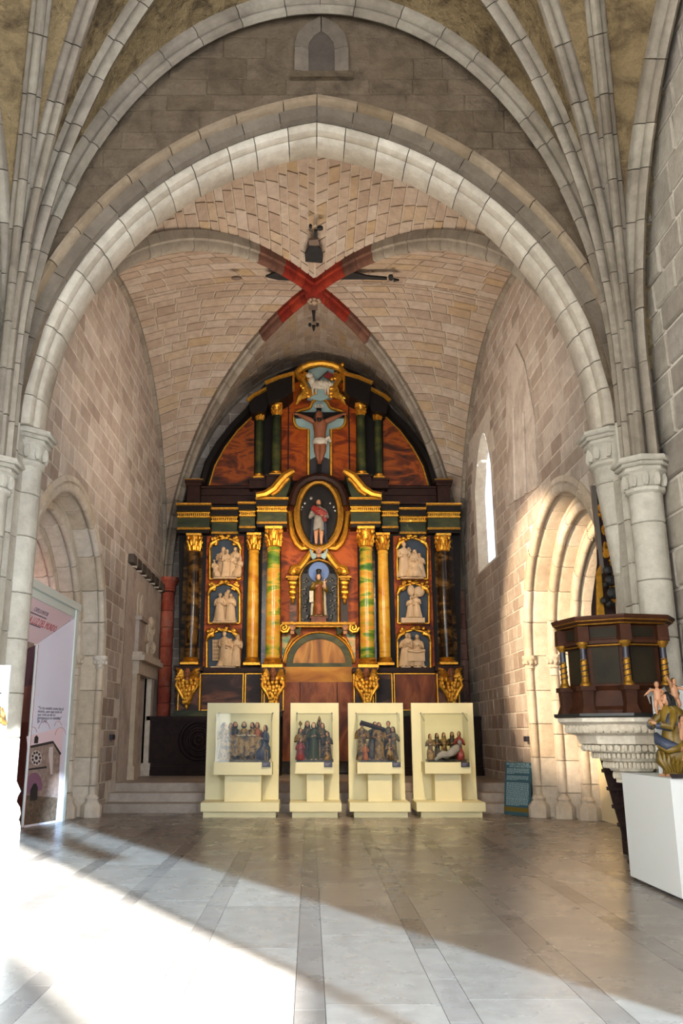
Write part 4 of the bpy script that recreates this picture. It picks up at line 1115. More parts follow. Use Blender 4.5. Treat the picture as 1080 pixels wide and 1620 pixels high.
# columns of the main storey
for x, sg in ((304, -1), (704, 1)): rcol(x, 846, 874, 1040, 1052, 10, .32, 'fx_black', 'dark_column')
for x in (400, 607): rcol(x, 845, 872, 1040, 1053, 9.3, .32, 'fx_yellow', 'yellow_column')
for x in (432, 580): rcol(x, 835, 867, 1041, 1057, 11.3, .62, 'fx_green', 'green_column')
# bay panels
for sg in (-1, 1):
    X = lambda x: x if sg < 0 else SYM - x
    part('bay_panel', 'fx_orange', lambda m: rbox(m, X(324), X(384), 848, 1056, 0, .06), smooth=0)
    part('dark_pilaster', 'fx_black', lambda m: rbox(m, X(288), X(318), 852, 1052, 0, .1), smooth=0)
    part('dark_pilaster', 'fx_black', lambda m: rbox(m, X(414), X(422), 850, 1052, 0, .12), smooth=0)
part('center_panel', 'fx_orange', lambda m: rbox(m, 444, 566, 800, 1056, 0, .08), smooth=0)
# predella
pr = part('predella', 'fx_pred', lambda m: (rbox(m, 276, 734, 1057, 1132, 0, .2)), smooth=0)
for sg in (-1, 1):
    X = lambda x: x if sg < 0 else SYM - x
    part('predella_cornice', 'brown_wood', lambda m: (rbox(m, X(274), X(320), 1053, 1061, 0, .62), rbox(m, X(320), X(412), 1056, 1063, 0, .35), rbox(m, X(412), X(450), 1056, 1063, 0, .95)), smooth=0)
    part('predella_base', 'fx_dgreen', lambda m: rbox(m, X(274), X(446), 1124, 1133, 0, .7), smooth=0)
    part('pedestal', 'fx_pred', lambda m: rbox(m, X(280), X(315), 1061, 1124, 0, .55), smooth=0)
    part('pedestal', 'fx_pred', lambda m: rbox(m, X(416), X(448), 1063, 1126, 0, .8), smooth=0)
    for (a, b_) in ((318, 384), (388, 414)):
        o = part('predella_panel', 'fx_pred' if (sg < 0 or a == 388) else 'fx_door', lambda m: rbox(m, X(a), X(b_), 1067, 1122, .2, .26), smooth=0)
        def fr(m):
            for (x0, x1, y0, y1) in ((a - 1, a + .6, 1065, 1124), (b_ - .6, b_ + 1, 1065, 1124), (a, b_, 1065, 1066.5), (a, b_, 1122.5, 1124)): rbox(m, X(x0), X(x1), y0, y1, .2, .32)
        part('gilt_frame', 'gold', fr, o, 0)
    for xx in (282, 316, 418, 448):
        part('gilt_strip', 'gold', lambda m: rbox(m, X(xx - .8), X(xx + .8), 1066, 1124, .2, .62 if xx < 400 else .86), smooth=0)
# gilded cherub corbels
for x, d in ((297, .62), (432, .9), (579, .9), (712, .62)):
    c = RP(x, 1066, d); m = MB()
    rr = random.Random(x)
    for s in (-1, 1):
        for k in range(5):
            m.tube([c + Vector((s * .06, 0, -.05)), c + Vector((s * (.2 + .02 * k), -.05, .08 - .06 * k)), c + Vector((s * (.3 - .02 * k), 0, .14 - .1 * k))], [.05, .07, .02], 5, .5)
    for k in range(7):
        z = -.14 - .09 * k; w = .22 * (1 - k / 8.5)
        for i in range(5):
            u = (i - 2) / 2 * w; m.ball(c + Vector((u + rr.uniform(-.02, .02), -.04 - .05 * (1 - abs(i - 2) / 2), z + rr.uniform(-.03, .03))), (.06, .06, .075), 6, 5)
    for s in (-1, 1): m.tube([c + Vector((s * .24, 0, -.1)), c + Vector((s * .27, -.06, -.3)), c + Vector((s * .14, -.08, -.5)), c + Vector((s * .05, -.03, -.72))], [.04, .05, .045, .02], 6)
    m.ball(c + Vector((0, 0, -.8)), (.05, .05, .09), 6, 5)
    o = m.build('cherub_corbel', 'gold', al)
    m = MB(); add_head(m, c + Vector((0, -.14, .02)), .24); m.build('cherub_face', 'skin_dark', o)
# centre: niche, tympanum, doors
nb = [(474, 985), (474, 912), (480, 898), (490, 889), (504, 885), (518, 889), (529, 898), (535, 912), (535, 985)]
ni = part('niche', 'niche_dark', lambda m: rpoly(m, nb, .08, .10), smooth=0)
part('niche_edge', 'gold_dark', lambda m: m.tube([RP(x, y, .14) for x, y in nb], .035, 6), ni)
part('niche_halo', 'niche_sky', lambda m: m.lathe((0, 0, 0), [(.02, -.01), (.27, -.01), (.27, .02), (.02, .02)], 24).xf(lambda v: RP(504, 905, .13) + Vector((v.x, v.z, v.y))), ni)
def rays_(m):
    rr = random.Random(4)
    for i in range(26):
        a = PI * (i / 25) ; c = RP(504, 906, .12); r0, r1 = .3, .46
        m.tube([c + Vector((r0 * math.cos(a), 0, r0 * math.sin(a))), c + Vector((r1 * math.cos(a), -.01, r1 * math.sin(a)))], [.02, .012], 4)
    for i in range(60):
        s = rr.choice((-1, 1)); c = RP(504 + s * rr.uniform(17, 28), rr.uniform(915, 982), .12); m.ball(c, (.05, .02, .03), 5, 4)
part('niche_clouds', 'metal_dark', rays_, ni)['kind'] = 'stuff'
for sg in (-1, 1):
    X = lambda x: x if sg < 0 else SYM - x
    o = part('niche_pilaster', 'fx_pred', lambda m: (rbox(m, X(458), X(469), 914, 985, .08, .3)), smooth=0)
    part('pilaster_cornice', 'gold_dark', lambda m: (rbox(m, X(452), X(472), 911, 914, .08, .42), rbox(m, X(455), X(470), 914, 917, .08, .36)), o, 0)
    def pend(m):
        c = RP(X(463), 922, .36)
        for k, (w, z) in enumerate(((.13, 0), (.1, -.12), (.12, -.25), (.09, -.38), (.05, -.48))): m.ball(c + Vector((0, 0, z)), (w, .07, .09), 8, 6)
    part('gilt_pendant', 'gold', pend, o)
    sc = [(460, 909), (464, 900), (474, 897), (480, 890), (487, 880), (493, 872), (496, 868)]
    o = part('niche_scroll', 'gold', lambda m: (m.tube([RP(X(x), y, .3) for x, y in sc], [.1, .12, .1, .09, .09, .08, .06], 8), m.ball(RP(X(464), 904, .32), (.12, .1, .12), 10, 7), m.ball(RP(X(471), 903, .34), (.09, .1, .11), 8, 6)))
    # oval side scrolls
    sv = [(447, 808), (459, 811), (460, 828), (463, 846), (470, 860), (478, 867), (486, 866), (487, 859), (481, 857)]
    o = part('oval_scroll', 'gold', lambda m: (m.tube([RP(X(x), y, .22) for x, y in sv], [.04, .07, .08, .09, .1, .1, .09, .08, .05], 8)))
    part('oval_volute', 'gold', lambda m: m.ball(RP(X(482), 861, .26), (.09, .08, .09), 10, 7), o)
    # cherubs below the shelf
    m = MB(); c = RP(X(462), 991, .4); add_head(m, c, .26); o = m.build('cherub_face', 'skin', al); m = MB()
    for s in (-1, 1):
        for k in range(3): m.tube([c + Vector((s * .08, .04, -.1)), c + Vector((s * .2, .03, -.08 - .06 * k)), c + Vector((s * .22, .02, .04 - .1 * k))], [.04, .05, .015], 5, .5)
    m.build('cherub_wings', 'fx_dgreen', o)
    m = MB(); c = RP(X(449), 993, .45)
    m.tube([c + Vector((.14 * k / 14 * math.cos(k * .9) , -.02, .14 * k / 14 * math.sin(k * .9))) for k in range(15)], [.02 + .02 * k / 14 for k in range(15)], 6); m.build('shelf_volute', 'gold', al)
    o = part('side_strip', 'fx_green', lambda m: rpoly(m, [(X(446), 1000), (X(464), 998), (X(452), 1025), (X(446), 1045)], .08, .14), smooth=0)
    part('gilt_edge', 'gold', lambda m: m.tube([RP(X(x), y, .16) for x, y in ((448, 1048), (452, 1028), (462, 1012), (476, 1002))], .03, 5), o)
m = MB(); c = RP(504, 870, .4); add_head(m, c, .26); o = m.build('cherub_face', 'skin', al); m = MB()
for s in (-1, 1):
    for k in range(4): m.tube([c + Vector((s * .05, .04, -.14)), c + Vector((s * .18, .03, -.1 - .04 * k)), c + Vector((s * (.24 - .03 * k), .02, .08 - .1 * k))], [.04, .05, .015], 5, .5)
m.build('cherub_wings', 'cross_blue', o)
part('niche_shelf', 'gold_dark', lambda m: (rbox(m, 446, 562, 984, 988, 0, .55), rbox(m, 450, 558, 988, 992, 0, .45)), smooth=0)
part('niche_pedestal', 'fx_door', lambda m: (rbox(m, 492, 516, 977, 985, .1, .5), rbox(m, 490, 518, 975, 978, .1, .52)), smooth=0)
def halfring(r0, r1, cx, cy, n=24, sy=1.0): return [(cx + r1 * math.cos(PI * i / n), cy - r1 * sy * math.sin(PI * i / n)) for i in range(n + 1)] + ([(cx - r0 * math.cos(PI * i / n), cy - r0 * sy * math.sin(PI * i / n)) for i in range(n + 1)] if r0 else [])
ty = part('tympanum', 'fx_tymp', lambda m: rpoly(m, halfring(0, 43, 505, 1049, sy=.92), .08, .13), smooth=0)
def ringmesh(m, r0, r1, cx, cy, d0, d1, n=24, sy=.92):
    for i in range(n):
        a, b = PI * i / n, PI * (i + 1) / n
        rpoly(m, [(cx + r0 * math.cos(a), cy - r0 * sy * math.sin(a)), (cx + r1 * math.cos(a), cy - r1 * sy * math.sin(a)), (cx + r1 * math.cos(b), cy - r1 * sy * math.sin(b)), (cx + r0 * math.cos(b), cy - r0 * sy * math.sin(b))], d0, d1)
part('tympanum_ring', 'fx_dgreen', lambda m: (ringmesh(m, 42, 52, 505, 1049, .08, .18), rbox(m, 453, 557, 1049, 1055, .08, .18)), ty)
part('tympanum_fillet', 'gold', lambda m: m.tube([RP(505 + 53 * math.cos(PI * i / 24), 1049 - 53 * .92 * math.sin(PI * i / 24), .2) for i in range(25)], .025, 5), ty)
part('lower_panel', 'fx_ochre', lambda m: rbox(m, 446, 564, 1055, 1079, 0, .24), smooth=0)
for a, b_ in ((447, 474), (475, 533), (534, 563)): part('wood_door', 'fx_door', lambda m: rbox(m, a, b_, 1079, 1204, 0, .3), smooth=0)
# oval medallion
def oval(m, rx, ry, r, d, y0=814):
    pts = [RP(504 + rx * math.cos(2 * PI * i / 40), y0 - ry * math.sin(2 * PI * i / 40), d) for i in range(41)]; m.tube(pts, r, 8)
ov = part('oval_recess', 'black_wood', lambda m: rpoly(m, [(504 + 34 * math.cos(2 * PI * i / 32), 814 - 52 * math.sin(2 * PI * i / 32)) for i in range(32)], .1, .3), smooth=0)
part('oval_frame', 'gold_dark', lambda m: oval(m, 34, 52, .09, .42), ov)
part('oval_fillet', 'gold', lambda m: oval(m, 37.5, 55.5, .035, .45), ov)
def stars(m):
    for x, y, s in ((492, 788, .05), (482, 796, .035), (478, 802, .03), (476, 806, .025), (522, 796, .03), (528, 802, .035), (530, 808, .03)): m.ball(RP(x, y, .33), (s, .02, s), 8, 5)
part('silver_stars', 'metal_grey', stars, ov)
hd = [(460, 800), (463, 785), (470, 770), (482, 760), (497, 755), (512, 755), (526, 760), (538, 770), (545, 785), (548, 800)]
part('oval_hood', 'brown_wood', lambda m: m.tube([RP(x, y, .5) for x, y in hd], .12, 8), ov)
# cross niche
def crossp(g=0):
    P_ = [(488 - g, 757), (488 - g, 680), (478 - g, 678 + g)]
    P_ += [(476 + (11 + g) * math.cos(a), 664 - (14 + g) * math.sin(a)) for a in [PI * 1.4 - PI * .9 * i / 8 for i in range(9)]]
    P_ += [(489 - g, 646)] + [(506 + (14 + g) * math.cos(a), 643 - (11 + g) * math.sin(a)) for a in [PI - PI * i / 8 for i in range(9)]] + [(523 + g, 646)]
    P_ += [(535 + (11 + g) * math.cos(a), 664 - (14 + g) * math.sin(a)) for a in [PI * .5 - PI * .9 * i / 8 for i in range(9)]]
    P_ += [(523 + g, 680), (523 + g, 757)]
    return P_
cn_ = part('cross_niche', 'cross_blue', lambda m: rpoly(m, crossp(), .05, .08), smooth=0)
part('cross_niche_frame', 'gold', lambda m: m.tube([RP(x, y, .14) for x, y in crossp(.5)], .045, 6), cn_)
part('cross_niche_ground', 'print_dark', lambda m: rpoly(m, [(489, 757), (489, 728), (500, 722), (515, 724), (522, 727), (522, 757)], .08, .1), cn_, 0)
# crest with the lamb
def crest(m):
    rr = random.Random(12)
    for s in (-1, 1):
        X = lambda x: 507 + s * (x - 507)
        m.tube([RP(X(x), y, .35) for x, y in ((507, 576), (525, 578), (538, 584), (546, 592), (542, 598), (536, 592))], [.08, .09, .1, .11, .09, .05], 7)
        m.tube([RP(X(x), y, .35) for x, y in ((530, 590), (536, 602), (530, 612), (534, 620), (528, 626))], [.07, .1, .09, .08, .05], 7)
        for k in range(5): m.tube([RP(X(516), 622, .33), RP(X(528 + 3 * k), 616 + 3 * k, .4), RP(X(540 + 1.5 * k), 624 + 4 * k, .34)], [.05, .09, .02], 6, .6)
        for k in range(8): m.ball(RP(X(rr.uniform(522, 545)), rr.uniform(576, 632), .38), (.07, .07, .06), 6, 5)
    m.tube([RP(x, y, .36) for x, y in ((478, 582), (490, 577), (507, 575), (524, 577), (536, 582))], .1, 8)
cr = part('lamb_crest', 'gold', crest)
part('crest_field', 'cross_blue', lambda m: rpoly(m, [(486, 630), (484, 605), (488, 585), (507, 580), (528, 585), (530, 605), (526, 628), (507, 634)], .05, .2), cr, 0)
def lamb(m):
    c = RP(508, 609, .36)
    m.ball(c, (.31, .12, .13), 14, 9); m.ball(c + Vector((-.27, -.02, .13)), (.1, .09, .13), 10, 7); m.ball(c + Vector((-.33, -.06, .26)), (.1, .07, .075), 8, 6)
    m.tube([c + Vector((-.3, -.05, .3)), c + Vector((-.24, -.05, .33))], [.03, .015], 5)
    for u in (-.22, -.12, .14, .22): m.tube([c + Vector((u, 0, -.06)), c + Vector((u - .03, -.01, -.18)), c + Vector((u - .02, -.02, -.3))], [.05, .03, .02], 6)
    m.tube([c + Vector((.3, 0, .05)), c + Vector((.36, 0, -.08))], [.03, .02], 5)
    rr = random.Random(2)
    for i in range(60):
        a, b = rr.uniform(0, 6.28), rr.uniform(-1, 1); q = math.sqrt(1 - b * b)
        m.ball(c + Vector((.3 * b, -.11 * abs(q * math.cos(a)), .12 * q * math.sin(a))), (.03, .025, .03), 5, 4)
part('lamb', 'poly_white', lamb, cr)
part('red_banner', 'poly_red', lambda m: rpoly(m, [(510, 594), (518, 588), (527, 592), (528, 601), (519, 599)], .3, .34), cr, 0)
part('banner_staff', 'metal_dark', lambda m: m.tube([RP(502, 602, .34), RP(519, 587, .34)], .02, 5), cr)
# relief frames
relief_spots = []
for sg in (-1, 1):
    X = lambda x: x if sg < 0 else SYM - x
    for k, (y0, y1, w) in enumerate(((855, 915, 23), (927, 985, 23.5), (1000, 1056, 25))):
        cx = X(355) if sg < 0 else (652, 653.5, 654.5)[k]; cx = (356, 354.5, 353)[k] if sg < 0 else cx
        o = part('relief_recess', 'niche_blue', lambda m: rpoly(m, [(cx - w, y1), (cx - w, y0 + 7), (cx - w * .55, y0 + 1), (cx, y0 - 2), (cx + w * .55, y0 + 1), (cx + w, y0 + 7), (cx + w, y1)], .06, .08), smooth=0)
        pth = [(cx - w - 1, y1 + 1), (cx - w - 1, y0 + 6), (cx - w * .6, y0), (cx, y0 - 4), (cx + w * .6, y0), (cx + w + 1, y0 + 6), (cx + w + 1, y1 + 1)]
        part('gilt_frame', 'gold', lambda m: (m.tube([RP(x, y, .14) for x, y in pth], .034, 6), m.tube([RP(pth[0][0], pth[0][1], .14), RP(pth[-1][0], pth[-1][1], .14)], .03, 6)), o)
        def orn(m):
            rr = random.Random(k + sg * 5 + 20)
            for s in (-1, 1):
                for j in range(9): m.ball(RP(cx + s * (w - 1 - rr.uniform(0, 9)), y0 + rr.uniform(-3, 9) - 3, .2), (.06, .05, .05), 6, 5)
                m.tube([RP(cx + s * (w + 2), y0 + 14, .2), RP(cx + s * (w - 2), y0 + 5, .24), RP(cx + s * (w - 9), y0 + 1, .22), RP(cx + s * (w - 8), y0 + 5, .2)], [.03, .06, .06, .02], 6)
            for j in range(7): m.ball(RP(cx + rr.uniform(-7, 7), y0 - 5 + rr.uniform(-2.5, 2.5), .18), (.07, .05, .045), 6, 5)
        part('gilt_rocaille', 'gold', orn, o)
        relief_spots.append((sg, k, cx, y0, y1, w))
# ---- alabaster reliefs standing in the frames
def F3(x, y, d): return RP(x, y, d)
rl = {(-1, 0): 'top left alabaster relief of a nude standing man amid draped figures', (-1, 1): 'middle left alabaster relief of three standing robed figures', (-1, 2): 'bottom left alabaster relief with barred window and executioner',
      (1, 0): 'top right alabaster relief of a preacher and listening crowd', (1, 1): 'middle right alabaster relief of two figures under a tree', (1, 2): 'bottom right alabaster relief of people at a draped table'}
rfig = {(-1, 0): [(343, 22, 'sit', -.2), (348, 50, 'stand', .1), (358, 46, 'stand', 0), (366, 40, 'stand', 0), (374, 25, 'sit', .2), (371, 50, 'stand', 0)],
        (-1, 1): [(347, 46, 'stand', .0), (355, 48, 'stand', .05), (364, 45, 'stand', 0), (360, 52, 'stand', 0)],
        (-1, 2): [(356, 55, 'stand', -.05), (347, 20, 'kneel', .3), (370, 50, 'stand', .1), (364, 44, 'stand', 0)],
        (1, 0): [(640, 58, 'stand', 0), (648, 50, 'stand', 0), (657, 46, 'stand', 0), (651, 30, 'sit', 0), (658, 32, 'sit', 0), (666, 40, 'stand', -.05)],
        (1, 1): [(649, 34, 'stand', .05), (660, 38, 'stand', -.05)],
        (1, 2): [(640, 52, 'stand', .1), (648, 52, 'stand', 0), (661, 50, 'stand', 0)]}
for (sg, k, cx, y0, y1, w) in relief_spots:
    b = RP(cx, y1, .3)
    t = empty('alabaster_relief', (b.x, b.y, b.z), rl[(sg, k)], 'relief', 'alabaster reliefs in the altarpiece')
    part('ground', 'alabaster', lambda m: rbox(m, cx - w * .8, cx + w * .78, y1 - (8 if (sg, k) == (1, 1) else 2), y1, .09, .36), t)
    for i, (x, hp, kd, ln) in enumerate(rfig[(sg, k)]):
        dd = .16 if hp > 44 and len(rfig[(sg, k)]) > 3 and i % 2 else .28
        figure(t, RP(x, y1 - (8 if (sg, k) == (1, 1) else 1.5), dd), hp * PX * (1.0 if kd == 'stand' else 1.35), random.Random(i + k * 7).uniform(-.5, .5), kind=kd, lean=ln, one='alabaster', wid=1.25, seed=i + 3 * k, hair=('short', 'long', 'veil')[i % 3],
               arms=[((-.17, -.05, .6), (-.1, -.18, .7)), ((.18, -.03, .58), (.05, -.17, .62))] if i % 2 else None)
    if (sg, k) == (-1, 2):
        def grid(m):
            for i in range(4): m.tube([RP(337 + i * 3, 1012, .16), RP(337 + i * 3, 1045, .16)], .018, 5)
            for i in range(6): m.tube([RP(336, 1014 + i * 6, .16), RP(347, 1014 + i * 6, .16)], .018, 5)
        part('window_bars', 'alabaster', grid, t)
    if (sg, k) == (1, 1): part('tree', 'alabaster', lambda m: (m.tube([RP(655, 977, .15), RP(654, 955, .15), RP(650, 935, .15)], [.06, .05, .04], 6), m.tube([RP(654, 957, .15), RP(662, 940, .15)], [.04, .03], 6), m.ball(RP(650, 934, .18), (.1, .08, .15), 8, 6), m.ball(RP(663, 936, .18), (.15, .08, .15), 8, 6)), t)
    if (sg, k) == (1, 2): part('draped_table', 'alabaster', lambda m: (rbox(m, 645, 672, 1027, 1046, .1, .42), rbox(m, 650, 654, 1046, 1056, .2, .36), rbox(m, 666, 670, 1046, 1056, .2, .36), m.tube([RP(645, 1029, .42), RP(659, 1031, .43), RP(672, 1029, .42)], .04, 6)), t)
# ---- statues of the altarpiece
b = RP(504, 976, .42)
t = empty('statue', b, 'crowned statue in brown and gold robe holding a child in the blue niche', 'statue')
figure(t, b, 1.14, 0, ('poly_mantle', 'skin_pale', 'hair'), [((-.17, -.03, .6), (-.06, -.15, .68)), ((.18, -.05, .58), (.12, -.15, .66))], cloak='poly_white', seed=4)
part('habit_panel', 'fx_door', lambda m: m.tube([b + Vector((0, -.12, .84)), b + Vector((0, -.16, .46)), b + Vector((0, -.19, .04))], [.07, .09, .11], 8, .4), t)
m = MB(); m.lathe((b.x, b.y, b.z + 1.14), [(.05, 0), (.06, .03), (.08, .09), (.05, .12)], 10); m.build('crown', 'metal_dark', t)
putto(t, b + Vector((.15, -.15, .70)), .28, 0, 'skin_pale', 'hair', [((-.15, -.1, .65), (-.2, -.2, .7)), ((.15, -.1, .65), (.2, -.2, .8))])
part('scapular', 'poly_white', lambda m: m.box(b.x - .24, b.x - .14, b.y - .17, b.y - .14, b.z + .36, b.z + .66), t)
b = RP(504, 861, .62)
t = empty('statue', b, 'bearded statue in grey tunic and red sash standing in the dark oval medallion', 'statue')
figure(t, b, 1.22, 0, ('poly_grey', 'skin', 'hair'), [((-.18, -.04, .6), (-.04, -.16, .68)), ((.18, -.05, .6), (.08, -.16, .6))], beard=True, hair='short', cloak='poly_blue', seed=6, legs=True)
part('red_sash', 'poly_red', lambda m: (m.tube([b + Vector((-.16, -.12, .98)), b + Vector((0, -.19, .84)), b + Vector((.15, -.14, .78)), b + Vector((.17, -.08, .6))], [.07, .11, .09, .05], 8, .5)), t)
c0 = RP(504, 757, .2)
t = empty('crucifix', (c0.x, c0.y, c0.z), 'crucifix with dark cross and brown carved figure in the pale blue cross-shaped niche', 'crucifix')
part('upright', 'black_wood', lambda m: rbox(m, 500.5, 508.5, 645, 756, .1, .2), t, 0)
part('crossbar', 'black_wood', lambda m: rbox(m, 465, 545, 652, 660, .1, .2), t, 0)
part('title_plate', 'poly_white', lambda m: rbox(m, 498, 511, 640, 644.5, .2, .23), t, 0)
p = textmesh('INRI', .09, 'title_text', 'print_dark', t, RP(499.5, 644, .235), (1, 0, 0), (0, 0, 1), (0, -1, 0))
def christ(m):
    D_ = .32
    def Q(x, y, e=0): return RP(x, y, D_ + e)
    prof = [(712, .10), (704, .16), (697, .17), (688, .15), (678, .18), (670, .21), (666, .19), (662, .09)]
    vs = []; n = 14
    for y, a in prof:
        c = Q(506, y)
        for i in range(n): vs.append(c + Vector((a * math.cos(2 * PI * i / n), a * .62 * math.sin(2 * PI * i / n), 0)))
    L = len(prof)
    m.add(vs, [(j * n + i, j * n + (i + 1) % n, (j + 1) * n + (i + 1) % n, (j + 1) * n + i) for j in range(L - 1) for i in range(n)] + [tuple(range(n)), tuple((L - 1) * n + i for i in range(n))])
    for s in (-1, 1):
        m.tube([Q(506 + s * 9, 667), Q(506 + s * 20, 662, .02), Q(506 + s * 34, 656)], [.085, .07, .045], 8)
        add_hand(m, Q(506 + s * 35, 655.5), Vector((s, -.1, .2)), .09)
        m.tube([Q(506 + s * 4, 704), Q(506 + s * 4.5, 714, .08), Q(505.5 + s * 2, 728, 0)], [.11, .085, .05], 8)
        m.tube([Q(505.5 + s * 1.5, 728), Q(505 + s * 1, 733, .05)], [.05, .035], 6)
part_f = part('figure', 'skin_dark', christ, t, 50)
m = MB(); mh = MB(); add_head(m, RP(504, 658, .42), .3, .2, mh, 'long', beard=True); m.build('head', 'skin_dark', part_f, 50); mh.build('hair', 'hair_black', part_f, 50)
part('loincloth', 'poly_white', lambda m: (m.lathe((0, 0, 0), [(.17, 0), (.21, .06), (.2, .14), (.17, .18)], 12, sy=.7).xf(lambda v: v + RP(506, 704, .32)), m.tube([RP(514, 696, .36), RP(520, 693, .36), RP(523, 699, .36)], [.05, .07, .03], 6)), part_f)
# ---- dark wooden plinths below the altarpiece
Yp = 21.7
z0, z1 = ZP, pix(300, 1133, Yp).z
for xa, xb, lab, xx in ((XL + .03, RP(446, 1160, .3).x - .02, 'dark carved wooden plinth with round medallion below the left half of the altarpiece', 314), (RP(564, 1160, .3).x + .02, XR - .03, 'dark carved wooden plinth with round medallion below the right half of the altarpiece', 700)):
    pl = empty('altar_plinth', ((xa + xb) / 2, 22.0, ZP), lab, 'plinth', 'plinths under the altarpiece')
    m = MB().box(xa, xb, Yp + .08, 22.35, z0 + .18, z1 - .1); m.build('body', 'altar_wood', pl, 0)
    m = MB().box(xa, xb, Yp - .02, 22.35, z0, z0 + .14); m.box(xa, xb, Yp + .03, 22.35, z0 + .14, z0 + .22); m.build('base_moulding', 'altar_wood', pl, 0)
    m = MB().box(xa, xb, Yp, 22.38, z1 - .1, z1); m.box(xa, xb, Yp + .05, 22.35, z1 - .17, z1 - .1); m.build('top_moulding', 'altar_wood', pl, 0)
    c = pix(xx, 1171, Yp); m = MB()
    for r, w in ((.46, .05), (.36, .03), (.24, .04)): m.tube([Vector((c.x + r * math.cos(2 * PI * i / 28), Yp + .07, c.z + r * math.sin(2 * PI * i / 28))) for i in range(29)], w, 6)
    o = m.build('medallion_ring', 'altar_wood', pl); m = MB()
    for q in range(10): m.ball((c.x + .11 * math.cos(q * PI / 5), Yp + .06, c.z + .11 * math.sin(q * PI / 5)), (.07, .05, .07), 6, 5)
    m.ball((c.x, Yp + .05, c.z), (.08, .06, .08), 8, 6); m.build('rosette', 'altar_wood', o)
# ================================================================= SHOWCASES
def showcase(lab, px0, px1, bx0, bx1, lx0, lx1, kx0, kx1, sx0, sx1, ky1, gl, first):
    YPn, YBf, YK = 17.42, 16.72, 16.86
    zt = pix(400, 1112, YPn).z
    a0, a1 = pix(px0, 1190, YPn).x, pix(px1, 1190, YPn).x
    c = (pix(bx0, 1285, YBf).x + pix(bx1, 1285, YBf).x) / 2
    root = empty('showcase', (c, 17.1, 0), lab, 'showcase', 'cream museum showcases before the altar steps')
    b0, b1 = pix(bx0, 1280, YBf).x, pix(bx1, 1280, YBf).x
    l0, l1 = pix(lx0, 1289, YBf + .08).x, pix(lx1, 1289, YBf + .08).x
    zl, zb = .11, .27
    MB().box(l0, l1, YBf + .08, YPn + .1, 0, zl).build('lower_base', 'case_white', root, 0)
    MB().box(b0, b1, YBf, YPn + .12, zl, zb).build('upper_base', 'case_white', root, 0)
    MB().box(a0, a1, YPn, YPn + .1, zb, zt).build('back_panel', 'case_white', root, 0)
    k0, k1 = pix(kx0, 1215, YK).x, pix(kx1, 1215, YK).x
    zk1, zk0 = pix(400, 1206, YK).z, pix(400, ky1, YK).z
    MB().box(k0, k1, YK, YPn, zk0, zk1).build('shelf_block', 'case_white', root, 0)
    s0, s1 = pix(sx0, 1250, YK + .12).x, pix(sx1, 1250, YK + .12).x
    MB().box(s0, s1, YK + .12, YPn, zb, zk0).build('stem', 'case_white', root, 0)
    # glass cover on the shelf
    g0, g1, gt = k0 + .02, k1 - .02, pix(400, 1129, YK).z
    th = .008
    MB().box(g0, g1, YK + .02, YK + .02 + th, zk1, gt).build('glass_front', 'glass_case', root, 0)
    MB().box(g0, g0 + th, YK + .03, YPn, zk1, gt).build('glass_side', 'glass_case', root, 0)
    MB().box(g1 - th, g1, YK + .03, YPn, zk1, gt).build('glass_side', 'glass_case', root, 0)
    MB().box(g0, g1, YK + .02, YPn, gt, gt + th).build('glass_top', 'glass_case', root, 0)
    for gx, s in ((g0, 1), (g1, -1)):
        m = MB().tube([(gx, YK + .03, gt - .14), (gx + s * .0, YPn - .02, gt + .02)], .006, 5); m.ball((gx, YPn - .02, gt + .02), .016, 6, 5); m.build('steel_stay', 'metal_grey', root)
    # caption
    lp = MB().box(k1 - .19, k1 - .03, YK - .03, YK, zk1 - .085, zk1 + .005).build('caption_plate', 'label_dark', root, 0)
    m = MB()
    for i in range(3): m.box(k1 - .175, k1 - .06 - .02 * i, YK - .033, YK - .03, zk1 - .02 - .02 * i, zk1 - .013 - .02 * i)
    m.build('caption_text', 'label_ink', lp, 0)
    return zk1, (k0, k1), YK
cs = [('leftmost cream showcase, the widest, holding a carved supper scene', 326, 441, 317, 441, 321, 436, 338, 430, 355, 413, 1226, 1, 0),
      ('second cream showcase from the left, the narrowest, holding a crowded dark carving', 459, 536, 458, 540, 462, 534, 467, 528, 485, 512, 1224, 1, 0),
      ('third cream showcase from the left, holding a carving of figures with a beam', 551, 639, 553, 649, 560, 645, 565, 636, 582, 620, 1224, 1, 0),
      ('rightmost cream showcase, holding a carving of mourners over a lying body', 652, 751, 659, 768, 666, 763, 672, 745, 688, 730, 1224, 1, 0)]
K = [showcase(*c) for c in cs]
YS = 17.08
def sp(x, y, d=0): return pix(x, y, YS - d)
SC = 76.0
def group(lab, x0, x1, k):
    zk = K[k][0]; b0, b1 = sp(x0, 1205).x, sp(x1, 1205).x
    t = empty('carved_group', ((b0 + b1) / 2, YS, zk), lab, 'sculpture', 'polychrome wood carvings in the showcases')
    MB().box(b0, b1, YS - .13, YS + .2, zk, zk + .05).build('ground', 'poly_dark', t, 0)
    return t, zk + .04
def fg(t, z, x, ytop, d, kind, mats, **kw):
    P = sp(x, 1200, d); zt = sp(x, ytop, d).z; topf = {'stand': .998, 'sit': .97, 'kneel': .87, 'bust': .61}[kind]
    zb = kw.pop('zb', z); h = (zt - zb) / topf
    return figure(t, (P.x, YS - d, zb), h, mats=mats, kind=kind, **kw)
G1, Dk = ('poly_gold', 'skin', 'hair'), ('poly_dark', 'skin', 'hair_black')
